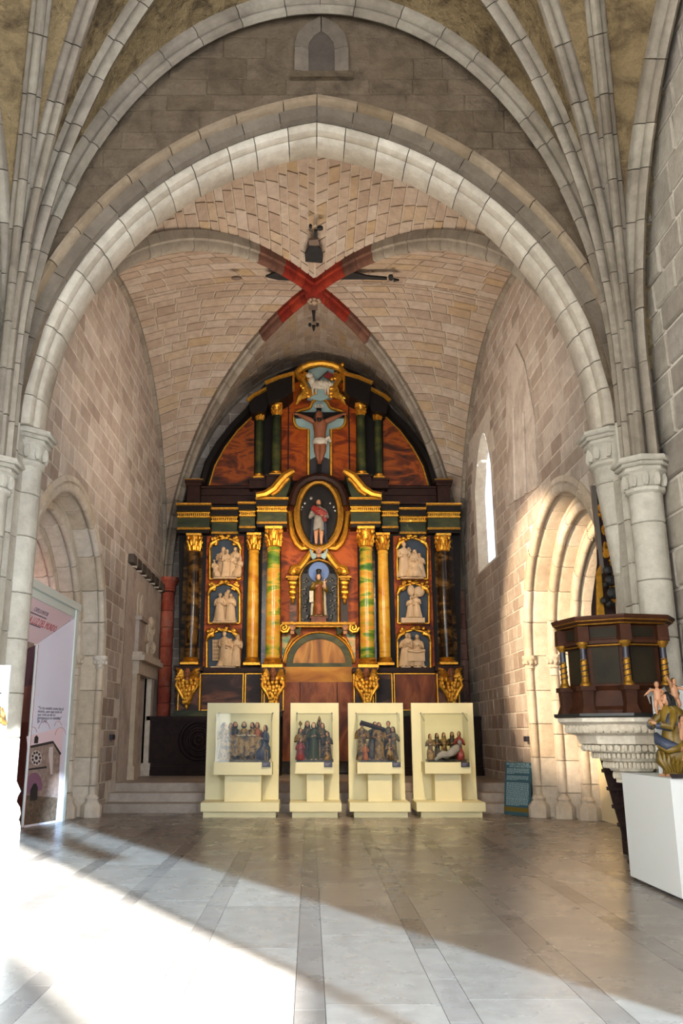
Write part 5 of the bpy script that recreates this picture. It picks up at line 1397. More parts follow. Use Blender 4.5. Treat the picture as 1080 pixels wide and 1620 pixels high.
# 1 supper
t, z = group('polychrome carving of seven people at a draped supper table, in the leftmost showcase', 346, 425, 0)
zt = sp(385, 1176).z
for i, (x, y) in enumerate(((364, 1144), (371, 1142), (385, 1142), (398, 1143), (406, 1143))):
    fg(t, z, x, y, -.1, 'stand', [G1, Dk, ('poly_gold', 'skin_pale', 'hair_black'), G1, ('fx_door', 'skin', 'hair')][i], seed=i, wid=.8, turn=(.4, .3, 0, -.5, -.3)[i], beard=(i in (1, 2, 3)))
fg(t, z, 353, 1143, .06, 'stand', G1, seed=8, turn=.9, face=.6, wid=.8)
fg(t, z, 419, 1147, .06, 'sit', ('poly_blue', 'skin', 'hair'), seed=9, face=-.8, wid=.7)
def tbl(m):
    a, b = sp(360, 1200).x, sp(413, 1200).x; z1 = sp(380, 1165).z; z0 = sp(380, 1194).z
    n = 22; vs = []
    for j, zz in enumerate((z1, z1 - .01, z0)):
        for i in range(n + 1):
            u = a + (b - a) * i / n; vs.append((u, YS - .06 - (0 if j == 0 else .05 + .018 * math.sin(i * 1.7) * (j == 2) + .02 * (j == 2)), zz + (.03 * math.sin(i * .9) if j == 2 else 0)))
    k = len(vs); vs += [(x, YS + .06, zz) for x, y, zz in vs]
    fs = [(j * (n + 1) + i, j * (n + 1) + i + 1, (j + 1) * (n + 1) + i + 1, (j + 1) * (n + 1) + i) for j in range(2) for i in range(n)]
    fs += [tuple(q + k for q in reversed(f)) for f in fs] + [(i, k + i, k + i + 1, i + 1) for i in range(n)]
    m.add(vs, fs)
part('tablecloth', 'poly_gold', tbl, t, 60)
def dishes(m):
    for x, r in ((377, .05), (384, .06), (394, .04), (401, .05)): m.lathe(sp(x, 1165, .02), [(r * .5, 0), (r, .02), (r, .03), (r * .4, .015)], 10)
part('dishes', 'poly_white', dishes, t)
def bench(m):
    for x in (363, 405): P = sp(x, 1200, .02); m.box(P.x - .02, P.x + .02, YS - .06, YS - .01, z, sp(x, 1192).z)
    m.box(sp(361, 1193).x, sp(408, 1193).x, YS - .07, YS, sp(380, 1195).z, sp(380, 1193).z)
part('table_frame', 'poly_gold', bench, t, 0)
def chair(m):
    for x in (416, 419.5, 423): P = sp(x, 1200, .16); m.box(P.x - .012, P.x + .012, YS - .17, YS - .145, z, sp(x, 1183).z)
    m.box(sp(415, 1183).x, sp(424, 1183).x, YS - .17, YS - .14, sp(415, 1188).z, sp(415, 1186).z); m.box(sp(415, 1183).x, sp(424, 1183).x, YS - .17, YS - .14, sp(415, 1184).z, sp(415, 1182).z)
part('chair_back', 'poly_gold', chair, t, 0)
# 2 crowded group
t, z = group('dark polychrome carving crowded round a tall green-robed figure, in the second showcase', 469, 527, 1)
for i, (x, y, d, kd, mt, tn) in enumerate(((475, 1152, -.02, 'stand', G1, .5), (496, 1143, .04, 'stand', ('fx_dgreen', 'skin_pale', 'hair_black'), -.3), (486, 1141, -.12, 'stand', Dk, 0), (510, 1144, -.12, 'stand', Dk, -.4), (518, 1158, .02, 'stand', Dk, -.8), (475, 1168, .1, 'kneel', ('poly_red', 'skin', 'hair_black'), .6), (517, 1172, .1, 'kneel', G1, -.6), (505, 1139, -.14, 'stand', Dk, 0))):
    fg(t, z, x, y, d, kd, mt, seed=i + 2, turn=tn, wid=.95, hair='long' if i % 2 else 'veil')
part('halberd', 'poly_gold', lambda m: (m.tube([sp(506, 1200, .08), sp(505, 1142, .02)], .012, 6), m.lathe(sp(505, 1142, .02), [(.012, 0), (.035, .03), (.03, .06), (.0, .12)], 8), m.tube([sp(476, 1155, -.06), sp(475, 1148, -.06)], .012, 6), m.lathe(sp(475, 1148, -.06), [(.015, 0), (.04, .03), (.03, .06), (.0, .1)], 8)), t)
# 3 carrying the beam
t, z = group('dark polychrome carving of figures carrying a beam, in the third showcase', 569, 627, 2)
for i, (x, y, d, kd, mt, tn) in enumerate(((573, 1142, 0, 'stand', G1, .6), (587, 1142, -.1, 'stand', Dk, .4), (600, 1143, .06, 'stand', ('poly_gold', 'skin', 'hair_black'), 0), (615, 1141, -.08, 'stand', Dk, -.3), (622, 1150, 0, 'stand', Dk, -.6), (617, 1168, .1, 'kneel', G1, -.4), (578, 1176, .1, 'kneel', ('fx_door', 'skin', 'hair'), .4))):
    fg(t, z, x, y, d, kd, mt, seed=i + 5, turn=tn, wid=.95, beard=(i == 2), lean=(.12 if i == 1 else 0), hair=('short', 'long', 'long', 'short', 'veil', 'short', 'short')[i])
part('beam', 'altar_wood', lambda m: m.tube([sp(570, 1143, .1), sp(590, 1149, .1), sp(608, 1155, .1)], .045, 4), t, 0)
# 4 lamentation
t, z = group('polychrome carving of five mourners bent over a pale lying body, in the rightmost showcase', 675, 736, 3)
for i, (x, y, d, mt) in enumerate(((681, 1161, .06, G1), (692, 1160, -.06, Dk), (703, 1159, -.08, ('poly_gold', 'skin', 'hair')), (716, 1158, -.06, Dk), (727, 1157, .05, ('poly_red', 'skin', 'hair')))):
    fg(t, z, x, y, d, 'sit', mt, seed=i + 4, turn=(.5, .3, .2, -.2, -.6)[i], wid=.8, hair=('long', 'veil', 'veil', 'veil', 'long')[i])
def lying(m):
    P = [sp(692, 1197, .16), sp(700, 1192, .17), sp(708, 1194, .17), sp(716, 1189, .17), sp(722, 1184, .16), sp(725, 1179, .15)]
    m.tube(P, [.04, .06, .065, .085, .08, .04], 10); m.tube([sp(688, 1202, .17), sp(699, 1195, .2), sp(708, 1197, .19)], [.03, .045, .05], 8)
    m.tube([sp(720, 1186, .2), sp(714, 1194, .24), sp(706, 1196, .25)], [.035, .03, .025], 7); add_hand(m, sp(706, 1196, .25), Vector((-1, -.2, -.2)), .035); add_head(m, sp(727, 1175, .15), .12, .4)
part('lying_figure', 'poly_grey', lying, t, 50)
# ================================================================= LEANING SIGN
p0, p1 = pixZ(797, 1288), pixZ(838.5, 1292)
eu = (p1 - p0); wS = eu.length; eu.normalize()
hS = .98; tl = .13
back = Vector((-eu.y, eu.x, 0)); back = back if back.y > 0 else -back
ev = (Vector((0, 0, 1)) * math.cos(tl) + back * math.sin(tl)); en = eu.cross(ev); en = en if en.y < 0 else -en
sg_ = empty('info_board', (p0 + p1) / 2, 'blue information board with white text leaning by the right portal', 'sign')
p0 = p0 - en * .0 + Vector((0, 0, .004)); p0 = p0
def B2(u, v): return p0 + eu * (u * wS) + ev * (v * hS)
MB().slab([B2(0, 0), B2(1, 0), B2(1, 1), B2(0, 1)], -en, .02).build('board', 'sign_blue', sg_, 0)
MB().slab([B2(0, .06) + en * .002, B2(1, .06) + en * .002, B2(1, .145) + en * .002, B2(0, .145) + en * .002], -en, .004).build('ochre_band', 'sign_ochre', sg_, 0)
textmesh('RETABLO MAYOR DE', .058, 'title_line', 'sign_text', sg_, B2(.05, .945) + en * .003, eu, ev, en)
textmesh('SAN JUAN BAUTISTA', .058, 'title_line', 'sign_text', sg_, B2(.16, .90) + en * .003, eu, ev, en)
rr = random.Random(77)
for (v1, n, last) in ((.87, 6, .35), (.73, 5, .5), (.60, 17, .9), (.29, 7, .6)):
    m = MB()
    for i in range(n):
        v = v1 - i * .0185; u = .07
        e = .93 if i < n - 1 else last
        while u < e - .02:
            w = min(rr.uniform(.03, .11), e - u); m.slab([B2(u, v) + en * .003, B2(u + w, v) + en * .003, B2(u + w, v + .009) + en * .003, B2(u, v + .009) + en * .003], -en, .002); u += w + .02
    o = m.build('text_block', 'sign_text', sg_, 0); o['kind'] = 'stuff'
MB().tube([B2(.3, .6) - en * .02, Vector((B2(.3, .6).x, B2(.3, .6).y, 0)) + back * .28, ], .012, 6).build('prop_leg', 'metal_dark', sg_)
MB().tube([B2(.7, .6) - en * .02, Vector((B2(.7, .6).x, B2(.7, .6).y, 0)) + back * .28, ], .012, 6).build('prop_leg', 'metal_dark', sg_)
# small wall captions
for (x, y, XX, s, lab) in ((178, 1166, XL, 1, 'small dark caption plate on the left portal jamb'), (833, 1169, XR, -1, 'small dark caption plate on the wall beside the right portal')):
    P = pixX(x, y, XX + s * .06)
    o = MB().box(P.x - .04, P.x + .03, P.y - .12, P.y + .1, P.z - .05, P.z + .05).build('caption_plate', 'label_dark', None, 0)
    tag(o, lab, 'caption')
# ================================================================= EXHIBITION PORTAL (left)
ex = empty('exhibition_portal', (-4.5, 15.0, 0), 'pale exhibition portal with printed church facade and red lettering inside the left stone arch', 'exhibition portal')
XF, YA, YN, ZT = -4.46, 16.12, 12.0, 3.93
A2 = Vector((XF, YA, 0)); B3 = pixZ(35, 1310); C3 = pixZ(20, 1301)
MB().box(XF - .1, XF + .02, YA - .02, YA + .16, 0, ZT).build('post', 'portal_white', ex, 0)
MB().box(XF - .1, XF + .02, YN - .16, YN, 0, ZT).build('post', 'portal_white', ex, 0)
MB().box(XF - .12, XF + .05, YN - .18, YA + .18, ZT - .13, ZT).build('lintel', 'portal_white', ex, 0)
MB().box(XF - .1, XF + .0, YN - .16, YA + .16, ZT - .27, ZT - .135).build('fascia', 'portal_white', ex, 0)
zB = 3.04; zA = ZT - .27
ab = (A2 - B3); abn = Vector((ab.y, -ab.x, 0)).normalized(); abn = abn if abn.y < 0 else -abn
def PQ(x, y, e=.0): return pixpl(x, y, B3 + abn * e, abn)
pan = MB().slab([B3, A2, A2 + Vector((0, 0, zA)), B3 + Vector((0, 0, zB))], -abn, .03).build('side_panel', 'print_lilac', ex, 0)
bc = (C3 - B3); bcn = Vector((bc.y, -bc.x, 0)).normalized(); bcn = bcn if bcn.x < 0 else -bcn
rp = MB().slab([C3, B3, B3 + Vector((0, 0, zB)), C3 + Vector((0, 0, zB))], -bcn, .03).build('red_panel', 'print_red', ex, 0)
MB().tube([B3 + Vector((0, 0, .01)), B3 + Vector((0, 0, zB))], .022, 6).build('corner_edge', 'plinth_white', ex)
for a, b, mt in ((0, .5, 'print_red'), (.5, .62, 'print_mauve'), (1.72, 2.35, 'print_salmon'), (2.35, zB, 'print_mauve')):
    MB().slab([C3 + bcn * .004 + Vector((0, 0, a)), B3 + bcn * .004 + Vector((0, 0, a)), B3 + bcn * .004 + Vector((0, 0, b)), C3 + bcn * .004 + Vector((0, 0, b))], -bcn, .003).build('print_field', mt, rp, 0)
# sloping ceiling panel with the title
c0, c1 = Vector((XF - .02, YA, zA + .02)), Vector((XF - .02, YN, zA + .02)); dB = B3 - A2
c2 = Vector((B3.x, YN, zB)); c3 = Vector((B3.x, B3.y, zB))
cnm = (c1 - c0).cross(c3 - c0).normalized(); cnm = cnm if cnm.x > 0 else -cnm
cp = MB().slab([c0, c1, c2, c3], -cnm, .03).build('ceiling_panel', 'print_pink', ex, 0)
eT = Vector((0, 1, 0)); vT = (c1 - c2); vT = (vT - eT * vT.dot(eT)).normalized()
def CP(x, y): return pixpl(x, y, c0 + cnm * .004, cnm)
q = CP(38, 982)
def title(s, size, mt, x, y):
    o = CP(x, y); textmesh(s, size, 'title_line', mt, cp, o, eT, vT, cnm)
title('Y LA LUZ DEL MUNDO', .17, 'text_red', 37, 981)
title('CAPILLA MAYOR', .10, 'text_grey', 53, 966)
for a, b in (((45, 968), (73, 980)), ((38, 984), (64, 993))):
    P, Q_ = CP(*a), CP(*b); MB().slab([P, Vector((P.x, Q_.y, P.z)), Vector((P.x, Q_.y, P.z)) + vT * .02, P + vT * .02], -cnm, .003).build('rule_line', 'text_grey', cp, 0)
# printed facade on the side panel (flat print)
def pr_(name, mt, pts, e): MB().slab([PQ(x, y, e) for x, y in pts], -abn, .002).build(name, mt, pan, 0)
pr_('printed_sky', 'print_pink', [(42, 1165), (100, 1150), (97, 1210), (44, 1185)], .002)
pr_('printed_rock', 'print_rock', [(36, 1306), (88, 1298), (92, 1255), (39, 1258)], .004)
pr_('printed_facade', 'print_stone', [(39, 1258), (46, 1182), (85, 1174), (95, 1192), (92, 1262)], .006)
pr_('printed_roof', 'print_dark', [(47, 1184), (47, 1180), (84, 1172), (97, 1192), (95, 1195), (84, 1176)], .008)
pr_('printed_belfry', 'print_dark', [(54, 1176), (55, 1166), (58, 1163), (61, 1167), (60, 1176)], .008)
pr_('printed_buttress', 'print_pale', [(77, 1194), (78, 1182), (84, 1181), (83, 1225), (80, 1225)], .008)
pr_('printed_rose', 'print_pale', [(57.5 + 8.5 * math.cos(2 * PI * i / 20), 1199 + 12 * math.sin(2 * PI * i / 20)) for i in range(20)], .008)
for i in range(9):
    a = 2 * PI * i / 9; pr_('printed_rose_light', 'print_dark', [(57.5 + 6 * math.cos(a) + 1.8 * math.cos(2 * PI * j / 8), 1199 + 8.6 * math.sin(a) + 2.4 * math.sin(2 * PI * j / 8)) for j in range(8)], .010)
pr_('printed_rose_light', 'print_dark', [(57.5 + 2.4 * math.cos(2 * PI * j / 10), 1199 + 3.4 * math.sin(2 * PI * j / 10)) for j in range(10)], .010)
pr_('printed_cornice', 'print_dark', [(45, 1219), (45, 1216), (74, 1212), (74, 1215)], .008)
pr_('printed_porch', 'print_mauve', [(43, 1256), (43, 1230), (50, 1223), (58, 1222), (64, 1229), (67, 1240), (66, 1250)], .008)
pr_('printed_doorway', 'print_dark', [(47, 1267), (48, 1250), (53, 1240), (57, 1239), (60, 1246), (59, 1266)], .010)
tq = PQ(61, 1122, .006); ue = ab.normalized()
for i, s_ in enumerate(('\u201cYo he venido como luz al', 'mundo, para que todo el', 'que crea en m\u00ed no', 'permanezca en tinieblas\u201d', '(Jn 12,46)')):
    textmesh(s_, .075, 'quote_line', 'text_grey', pan, PQ(60 - i * .3, 1122 + i * 5.2, .006), ue, (0, 0, 1), abn)
for (x, y, r) in ((70, 1155, 14), (92, 1150, 9), (96, 1165, 14), (52, 1160, 10)):
    m = MB(); m.tube([PQ(x + r * .62 * math.cos(PI * (1.05 + .9 * i / 14)), y + r * math.sin(PI * (1.05 + .9 * i / 14)), .006) for i in range(15)], .004, 4); m.build('printed_arc', 'print_salmon', pan)
# ================================================================= RIGHT SIDE
# white board inside the right portal
p0, p1 = pixZ(946, 1296), pixZ(990, 1309)
bd = empty('white_board', (p0 + p1) / 2, 'cream display board standing inside the right portal behind the pulpit stair', 'board')
d_ = (p1 - p0).normalized(); nn_ = Vector((d_.y, -d_.x, 0)); nn_ = nn_ if nn_.x < 0 else -nn_
MB().slab([p0, p1 + d_ * .8, p1 + d_ * .8 + Vector((0, 0, 2.1)), p0 + Vector((0, 0, 2.1))], -nn_, .05).build('panel', 'cream', bd, 0)
MB().slab([p0 - nn_ * .05, p1 - nn_ * .05, p1 - nn_ * .45, p0 - nn_ * .45], (0, 0, 1), .04).build('foot', 'cream', bd, 0)
# pulpit
PC = Vector((3.62, 10.12, 0)); RB = .63
pu = empty('pulpit', (PC.x, PC.y, 1.1), 'dark wooden pulpit with gilded colonnettes on a carved white corbel at the right pier', 'pulpit')
ang = [math.radians(a) for a in (125, 170, 215, 260, 305, 350)]
def octp(r, z, cx=PC.x, cy=PC.y, aa=None): return [Vector((cx + r * math.cos(a), cy + r * math.sin(a), z)) for a in (aa or [math.radians(35 + 45 * i) for i in range(8)])]
def ocl(m, prof, c=PC):
    m.lathe((c.x, c.y, 0), [(r, z) for r, z in prof], 8, rot=math.radians(35))
ZSl, ZC0, ZC1, ZF1, ZK = 1.75, 2.05, 2.54, 2.74, 2.83
MB().lathe((PC.x, PC.y, 0), [(.74, ZSl - .045), (.76, ZSl - .03), (.76, ZSl)], 8, rot=math.radians(35)).build('slab', 'slab_black', pu, 20)
m = MB(); ocl(m, [(.62, ZSl), (.62, ZSl + .04), (.57, ZSl + .08), (.55, ZC0 - .05), (.6, ZC0)]); m.build('base_stage', 'pulpit_wood', pu, 20)
m = MB(); ocl(m, [(.55, ZC0), (.55, ZC1)]); m.build('drum', 'pulpit_wood', pu, 20)
m = MB(); ocl(m, [(.62, ZC1 - .02), (.62, ZC1 + .02), (.58, ZC1 + .03), (.58, ZF1 - .02), (.64, ZF1)]); m.build('frieze', 'pulpit_wood', pu, 20)
m = MB(); ocl(m, [(.66, ZF1), (.70, ZF1 + .03), (.72, ZK - .02), (.72, ZK)]); m.build('cornice', 'pulpit_wood', pu, 20)
for r, z, w in ((.655, ZF1, .012), (.60, ZC1 - .04, .01), (.70, ZF1 + .035, .008)):
    m = MB(); ps = octp(r, z); m.tube(ps + [ps[0]], w, 5); m.build('gilt_line', 'gold_dark', pu)
for i in range(8):
    a0, a1 = math.radians(35 + 45 * i), math.radians(80 + 45 * i); am = (a0 + a1) / 2
    if not 140 < math.degrees(am) % 360 < 340: continue
    nrm = Vector((math.cos(am), math.sin(am), 0)); tg_ = Vector((-nrm.y, nrm.x, 0)); ap = .55 * math.cos(PI / 8)
    c = PC + nrm * (ap + .004); w = .15
    MB().slab([c + tg_ * -w + Vector((0, 0, ZC0 + .03)), c + tg_ * w + Vector((0, 0, ZC0 + .03)), c + tg_ * w + Vector((0, 0, ZC1 - .06)), c + tg_ * -w + Vector((0, 0, ZC1 - .06))], nrm, .012).build('panel', 'pulpit_panel', pu, 0)
    c = PC + nrm * (.58 * math.cos(PI / 8) + .002); MB().slab([c + tg_ * -w + Vector((0, 0, ZC1 + .05)), c + tg_ * w + Vector((0, 0, ZC1 + .05)), c + tg_ * w + Vector((0, 0, ZF1 - .04)), c + tg_ * -w + Vector((0, 0, ZF1 - .04))], nrm, .01).build('frieze_panel', 'pulpit_panel', pu, 0)
for i in range(8):
    a = math.radians(35 + 45 * i)
    if not 120 < math.degrees(a) < 330: continue
    c = PC + Vector((RB * .97 * math.cos(a), RB * .97 * math.sin(a), 0))
    m = MB(); m.frustum((c.x, c.y), .085, .085, ZSl, .055, .055, ZSl + .1); m.frustum((c.x, c.y), .055, .055, ZSl + .1, .065, .065, ZC0 - .05); m.frustum((c.x, c.y), .085, .085, ZC0 - .05, .085, .085, ZC0); o = m.build('pedestal', 'pulpit_wood', pu, 20)
    m = MB(); m.lathe((c.x, c.y, ZC0), [(.05, .04), (.04, .06), (.038, .3)], 12); o = m.build('colonnette', 'gold_dark', pu)
    m = MB(); m.lathe((c.x, c.y, ZC0), [(.036, .3), (.034, ZC1 - ZC0 - .05)], 12); m.build('blue_shaft', 'label_dark', o)
    m = MB(); m.lathe((c.x, c.y, ZC0), [(.065, 0), (.065, .015), (.055, .03), (.045, .045)], 12); m.build('gilt_base', 'gold_dark', o)
    m = MB(); m.lathe((c.x, c.y, ZC1 - .07), [(.036, 0), (.045, .02), (.065, .045), (.07, .07)], 12); m.build('gilt_capital', 'gold_dark', o)
    m = MB(); m.tube([c + Vector((.041 * math.cos(k * .9), .041 * math.sin(k * .9), ZC0 + .07 + k * .0085)) for k in range(27)], .008, 4); m.build('spiral_garland', 'hair', o)
    m = MB(); m.frustum((c.x, c.y), .065, .065, ZC1, .06, .06, ZF1 - .02); m.build('frieze_block', 'pulpit_wood', pu, 0)
# carved corbel
cc = Vector((PC.x + .1, PC.y + .05, 0))
def cl8(m, prof, rows=None):
    for (r0, z0, k0), (r1, z1, k1) in zip(prof, prof[1:]):
        q = []
        for r, z, k in ((r0, z0, k0), (r1, z1, k1)):
            c = PC.lerp(cc, k); q.append(octp(r, z, c.x, c.y))
        m.add(q[0] + q[1], [(i, (i + 1) % 8, 8 + (i + 1) % 8, 8 + i) for i in range(8)])
pf = [(.72, ZSl - .045, 0), (.72, ZSl - .09, 0), (.66, ZSl - .12, .1), (.60, ZSl - .22, .2), (.55, ZSl - .24, .3), (.53, ZSl - .33, .4), (.47, ZSl - .34, .5), (.45, ZSl - .42, .6), (.38, ZSl - .43, .7), (.33, ZSl - .52, .8), (.29, ZSl - .53, .9), (.25, ZSl - .63, 1), (.2, ZSl - .64, 1), (.2, ZSl - .76, 1)]
m = MB(); cl8(m, pf); m.build('corbel', 'st_white', pu, 20)
m = MB(); rr = random.Random(6)
for (k, n_, s, dz) in ((2, 6, (.05, .045, .05), -.05), (5, 5, (.035, .03, .04), -.045), (7, 6, (.022, .02, .035), -.04), (9, 5, (.022, .02, .04), -.045), (11, 4, (.018, .018, .04), -.05)):
    r, z, kk = pf[k]; r2 = pf[k + 1][0]; c = PC.lerp(cc, kk); ps = octp((r + r2) / 2, z + dz, c.x, c.y)
    for i in range(8):
        a, b = ps[i], ps[(i + 1) % 8]
        for j in range(n_): P = a.lerp(b, (j + .5) / n_); m.ball(P, s, 6, 5)
o = m.build('corbel_carving', 'st_white', pu); o['kind'] = 'stuff'
# pulpit stair
s0 = pix(936, 1150, 10.45); s1 = pix(983, 1312, 10.45)
st = empty('pulpit_stair', (s1.x, s1.y, 0), 'steep dark wooden stair rising behind the pulpit', 'stair')
s1 = Vector((s1.x, s1.y, s1.z)); dv = (s1 - s0); s2 = s1 + dv * (s1.z / -dv.z if dv.z < 0 else 0); s2.z = .0
for off in (0,):
    o_ = Vector((off, 0, 0)); MB().slab([s0 + o_, s2 + o_, s2 + o_ + Vector((.30, 0, 0)), s0 + o_ + Vector((.30, 0, .02))], (0, 1, 0), .05).build('stringer', 'altar_wood', st, 0)
for i in range(8):
    P = s0.lerp(s2, (i + .5) / 8); MB().box(P.x - .02, P.x + .34, P.y - .05, P.y + .06, P.z - .02, P.z + .02).build('tread', 'altar_wood', st, 0)
# gilded side altarpiece seen edge-on behind the pulpit
ga = empty('side_altarpiece', (4.02, 11.75, 0), 'narrow gilded altarpiece seen edge-on behind the pulpit', 'altarpiece')
Yg = 11.75
g0 = pix(940, 768, Yg); g1 = pix(953, 905, Yg)
MB().slab([pix(936, 768, Yg), pix(942, 768, Yg), pix(956, 906, Yg), pix(950, 908, Yg)], (0, 1, 0), .08).build('grey_post', 'metal_grey', ga, 0)
MB().slab([pix(942, 768, Yg + .02), pix(946, 772, Yg + .02), pix(985, 975, Yg + .02), pix(985, 1030, Yg + .02), pix(938, 1030, Yg + .02), pix(937, 960, Yg + .02), pix(946, 890, Yg + .02)], (0, 1, 0), .06).build('backboard', 'altar_wood', ga, 0)
m = MB(); rr = random.Random(8)
for i in range(46):
    y = rr.uniform(800, 972); x = 944 + (y - 770) * .12 + rr.uniform(0, 5 + (y - 770) * .09); m.ball(pix(x, y, Yg - .03), (rr.uniform(.02, .06), .04, rr.uniform(.03, .08)), 6, 5)
o = m.build('gilt_carving', 'gold', ga); o['kind'] = 'stuff'
MB().slab([pix(943, 905, Yg - .01), pix(950, 892, Yg - .01), pix(956, 972, Yg - .01), pix(956, 1030, Yg - .01), pix(944, 1030, Yg - .01)], (0, 1, 0), .03).build('gilt_pilaster', 'gold', ga, 0)
m = MB()
for (x, y, s) in ((962, 902, .08), (966, 918, .09), (958, 925, .05), (970, 938, .1), (956, 950, .06), (964, 955, .06)): m.ball(pix(x, y, Yg - .08), (s, .06, s * .9), 7, 6)
m.build('dark_figure', 'hair_black', ga)
MB().box(4.13, 4.28, Yg + .03, Yg + .2, 0, 2.6).build('pedestal', 'altar_wood', ga, 0)
# white plinth with polychrome group
P1, P2 = pixZ(993, 1386), pixZ(1072, 1428)
XP = 3.50; ya, yb = 8.62, 9.95; zp = pix(1052, 1232, ya).z
pp = empty('white_plinth', (4.0, (ya + yb) / 2, 0), 'tall white plinth at the right edge below a coloured carving', 'plinth')
MB().box(XP, 4.33, ya, yb, .03, zp).build('body', 'plinth_white', pp, 0)
MB().box(XP + .05, 4.3, ya + .05, yb - .05, 0, .03).build('recessed_foot', 'label_dark', pp, 0)
P = Vector((XP + .0, ya, zp)); lq = MB().slab([P + Vector((.0, -.04, .005)), P + Vector((.16, -.04, .005)), P + Vector((.18, .06, .035)), P + Vector((.02, .06, .035))], (0, 0, 1), .006).build('caption_plate', 'label_dark', pp, 0)
YV = 9.05
def vp(x, y, d=0): return pix(x, y, YV - d)
bo = MB().slab([vp(1031, 1092, -.25), vp(1092, 1084, -.25), Vector((vp(1092, 1084, -.25).x, YV + .25, zp)), Vector((vp(1031, 1092, -.25).x, YV + .25, zp))], (0, 1, 0), .03).build('white_backboard', 'plinth_white', None, 0)
tag(bo, 'white backing panel standing on the plinth behind the coloured carving', 'panel')
b = Vector((vp(1066, 1220).x, YV, zp))
vg = empty('carved_madonna', b, 'coloured carving of a dark-haired woman in golden mantle among small angels on plinth', 'sculpture')
hV = vp(1060, 1096).z - zp
f_ = figure(vg, b + Vector((.0, 0, 0)), hV, -1.2, ('poly_mantle', 'skin', 'hair_black'), [((-.15, -.14, .6), (-.02, -.26, .66)), ((.15, -.12, .58), (.03, -.25, .63))], lean=0, seed=5, wid=.8, turn=-.15)
def mantle(m):
    n = 28; vs = []; zz = [(.0, .10, .08, .05), (.06, .16, .12, .05), (.16, .21, .15, .03), (.28, .2, .16, .03), (.4, .17, .15, .05), (.52, .14, .13, .07), (.64, .13, .11, .08), (.74, .12, .1, .07), (.8, .1, .085, .05), (.84, .06, .055, .03)]
    for z, a, bb, off in zz:
        for i in range(n):
            q = 2 * PI * i / n
            k = 1 + .10 * math.cos(5 * q + z * 16) + .05 * math.cos(11 * q - z * 22)
            x = a * k * math.cos(q) + off; y = bb * k * math.sin(q) + off * .7
            if .3 < z < .82 and x < 0 and y < 0: x *= .45; y *= .45      # open at the front
            vs.append((x, y, z))
    m.add(vs, [(j * n + i, j * n + (i + 1) % n, (j + 1) * n + (i + 1) % n, (j + 1) * n + i) for j in range(len(zz) - 1) for i in range(n)] + [tuple(range(n - 1, -1, -1)), tuple((len(zz) - 1) * n + i for i in range(n))])
    for k in range(6):
        u = -.16 + k * .055; m.tube([(u + .02, -.13 - .02 * math.sin(k), .30 - .02 * k), (u * .8, -.17, .2 - .015 * k), (u * .5 + .02, -.13, .06)], [.012, .032, .016], 6)
    m.tube([(-.15, -.12, .36), (-.04, -.17, .31), (.08, -.15, .33), (.17, -.05, .42)], [.02, .045, .045, .02], 8)
    m.xf(lambda v: b + rz(v, -.45) * hV * 1.0)
part('mantle', 'poly_mantle', mantle, vg, 50)
part('long_hair', 'hair_black', lambda m: m.tube([b + Vector((-.01, .02, hV * .99)), b + Vector((.035, .03, hV * .93)), b + Vector((.06, .02, hV * .8)), b + Vector((.075, .0, hV * .64))], [.035, .055, .05, .02], 10), vg)
part('blue_drape', 'poly_blue', lambda m: (m.tube([(-.13, -.02, .72), (-.16, -.13, .6), (-.07, -.22, .63)], [.052, .056, .04], 8), m.tube([(.1, -.03, .72), (.13, -.13, .58), (.03, -.22, .6)], [.052, .056, .04], 8), m.tube([(-.12, -.1, .5), (-.02, -.15, .42), (.1, -.13, .36), (.16, -.04, .36)], [.03, .07, .075, .03], 9)).__class__ and m.xf(lambda v: b + rz(Vector((v.x - .03 * v.z, v.y, v.z)), -1.2) * hV), vg, 50)
part('foot_cloud', 'poly_dark', lambda m: [m.ball(b + Vector((.06 * math.cos(q) + .02, -.05 * math.sin(q), .03)), (.06, .05, .035), 8, 6) for q in range(6)], vg)
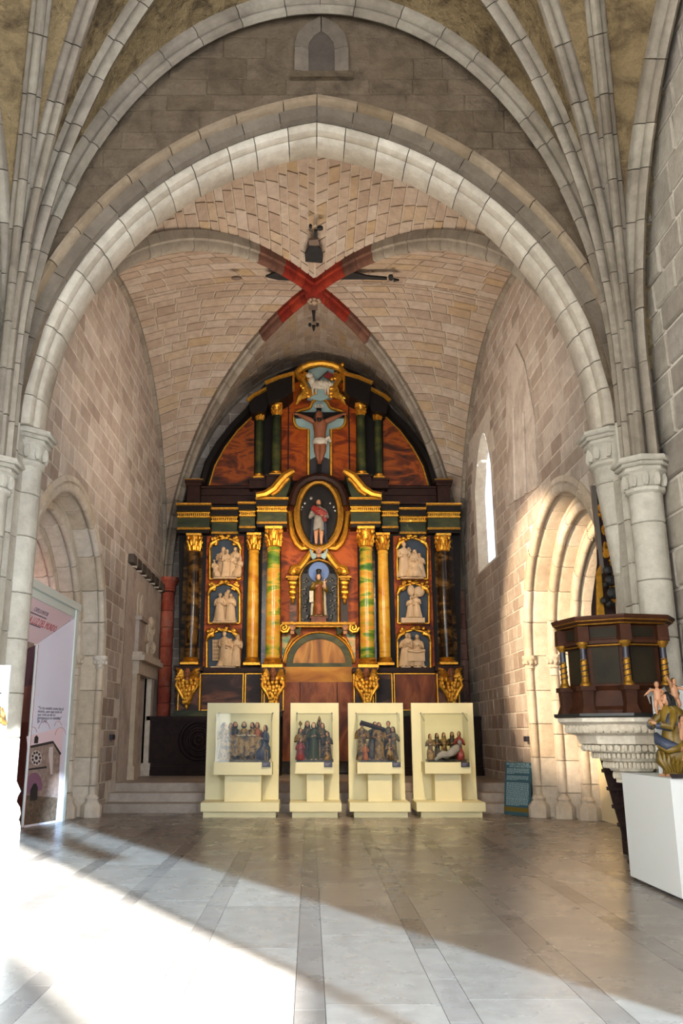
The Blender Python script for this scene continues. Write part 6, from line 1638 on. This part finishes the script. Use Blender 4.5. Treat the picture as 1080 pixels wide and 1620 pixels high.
putto(vg, vp(1043, 1130, -.05), .34, -.4, 'skin', 'hair', [((-.2, -.1, .72), (-.34, -.12, .6)), ((.18, -.1, .66), (.12, -.25, .6))], 1, 'poly_grey')
putto(vg, vp(1070, 1128, -.08), .36, .3, 'skin', 'poly_gold', [((-.18, -.08, .85), (-.3, -.1, 1.02)), ((.2, -.08, .7), (.25, -.2, .6))], 0, 'poly_dark')
putto(vg, vp(1082, 1180, .1), .3, .2, 'skin', 'hair', [((-.18, -.1, .7), (-.25, -.2, .6)), ((.2, -.1, .75), (.3, -.12, .85))], 1, 'poly_blue')
putto(vg, vp(1086, 1222, .12), .3, .3, 'skin', 'hair', [((-.18, -.1, .7), (-.25, -.2, .8)), ((.2, -.1, .75), (.3, -.12, .85))], 0, 'poly_red')
# left edge: white plinth with statue
YL = 9.3
def lp_(x, y, d=0): return pix(x, y, YL - d)
zq = 1.16
pq = empty('white_plinth', (lp_(-30, 1200).x, YL, 0), 'white plinth at the left edge in front of the pier', 'plinth')
xr = lp_(0, 1250).x
MB().box(xr - .75, xr, YL - .4, YL + .35, .03, zq).build('body', 'plinth_white', pq, 0)
MB().box(xr - .7, xr - .05, YL - .35, YL + .3, 0, .03).build('recessed_foot', 'label_dark', pq, 0)
xb = lp_(17, 1055, -.3).x
bo = MB().box(xb - .7, xb, YL + .3, YL + .33, zq, lp_(10, 1052, -.3).z).build('white_backboard', 'plinth_white', None, 0)
tag(bo, 'white backing panel behind the statue at the left edge', 'panel')
b = Vector((lp_(-22, 1200).x, YL, zq)); hv = lp_(0, 1088).z - zq
t = empty('carved_statue', b, 'small coloured statue with black hat at the left edge of the view', 'sculpture')
figure(t, b, hv / 1.03, .6, ('poly_gold', 'skin', 'hair_black'), hair='hat', seed=3, turn=.3)

# strip lamp under the exhibition portal's lintel
sl = MB().box(XF - .16, XF - .1, YN + .3, YA - .3, ZT - .22, ZT - .2).build('strip_lamp', 'plinth_white', ex, 0)
light('portal_strip', 'AREA', (XF - .14, (YN + YA) / 2, ZT - .24), (XF - .30, (YN + YA) / 2, 0), 110, (1.0, .93, .90), shape='RECTANGLE', size=3.2, size_y=.06)
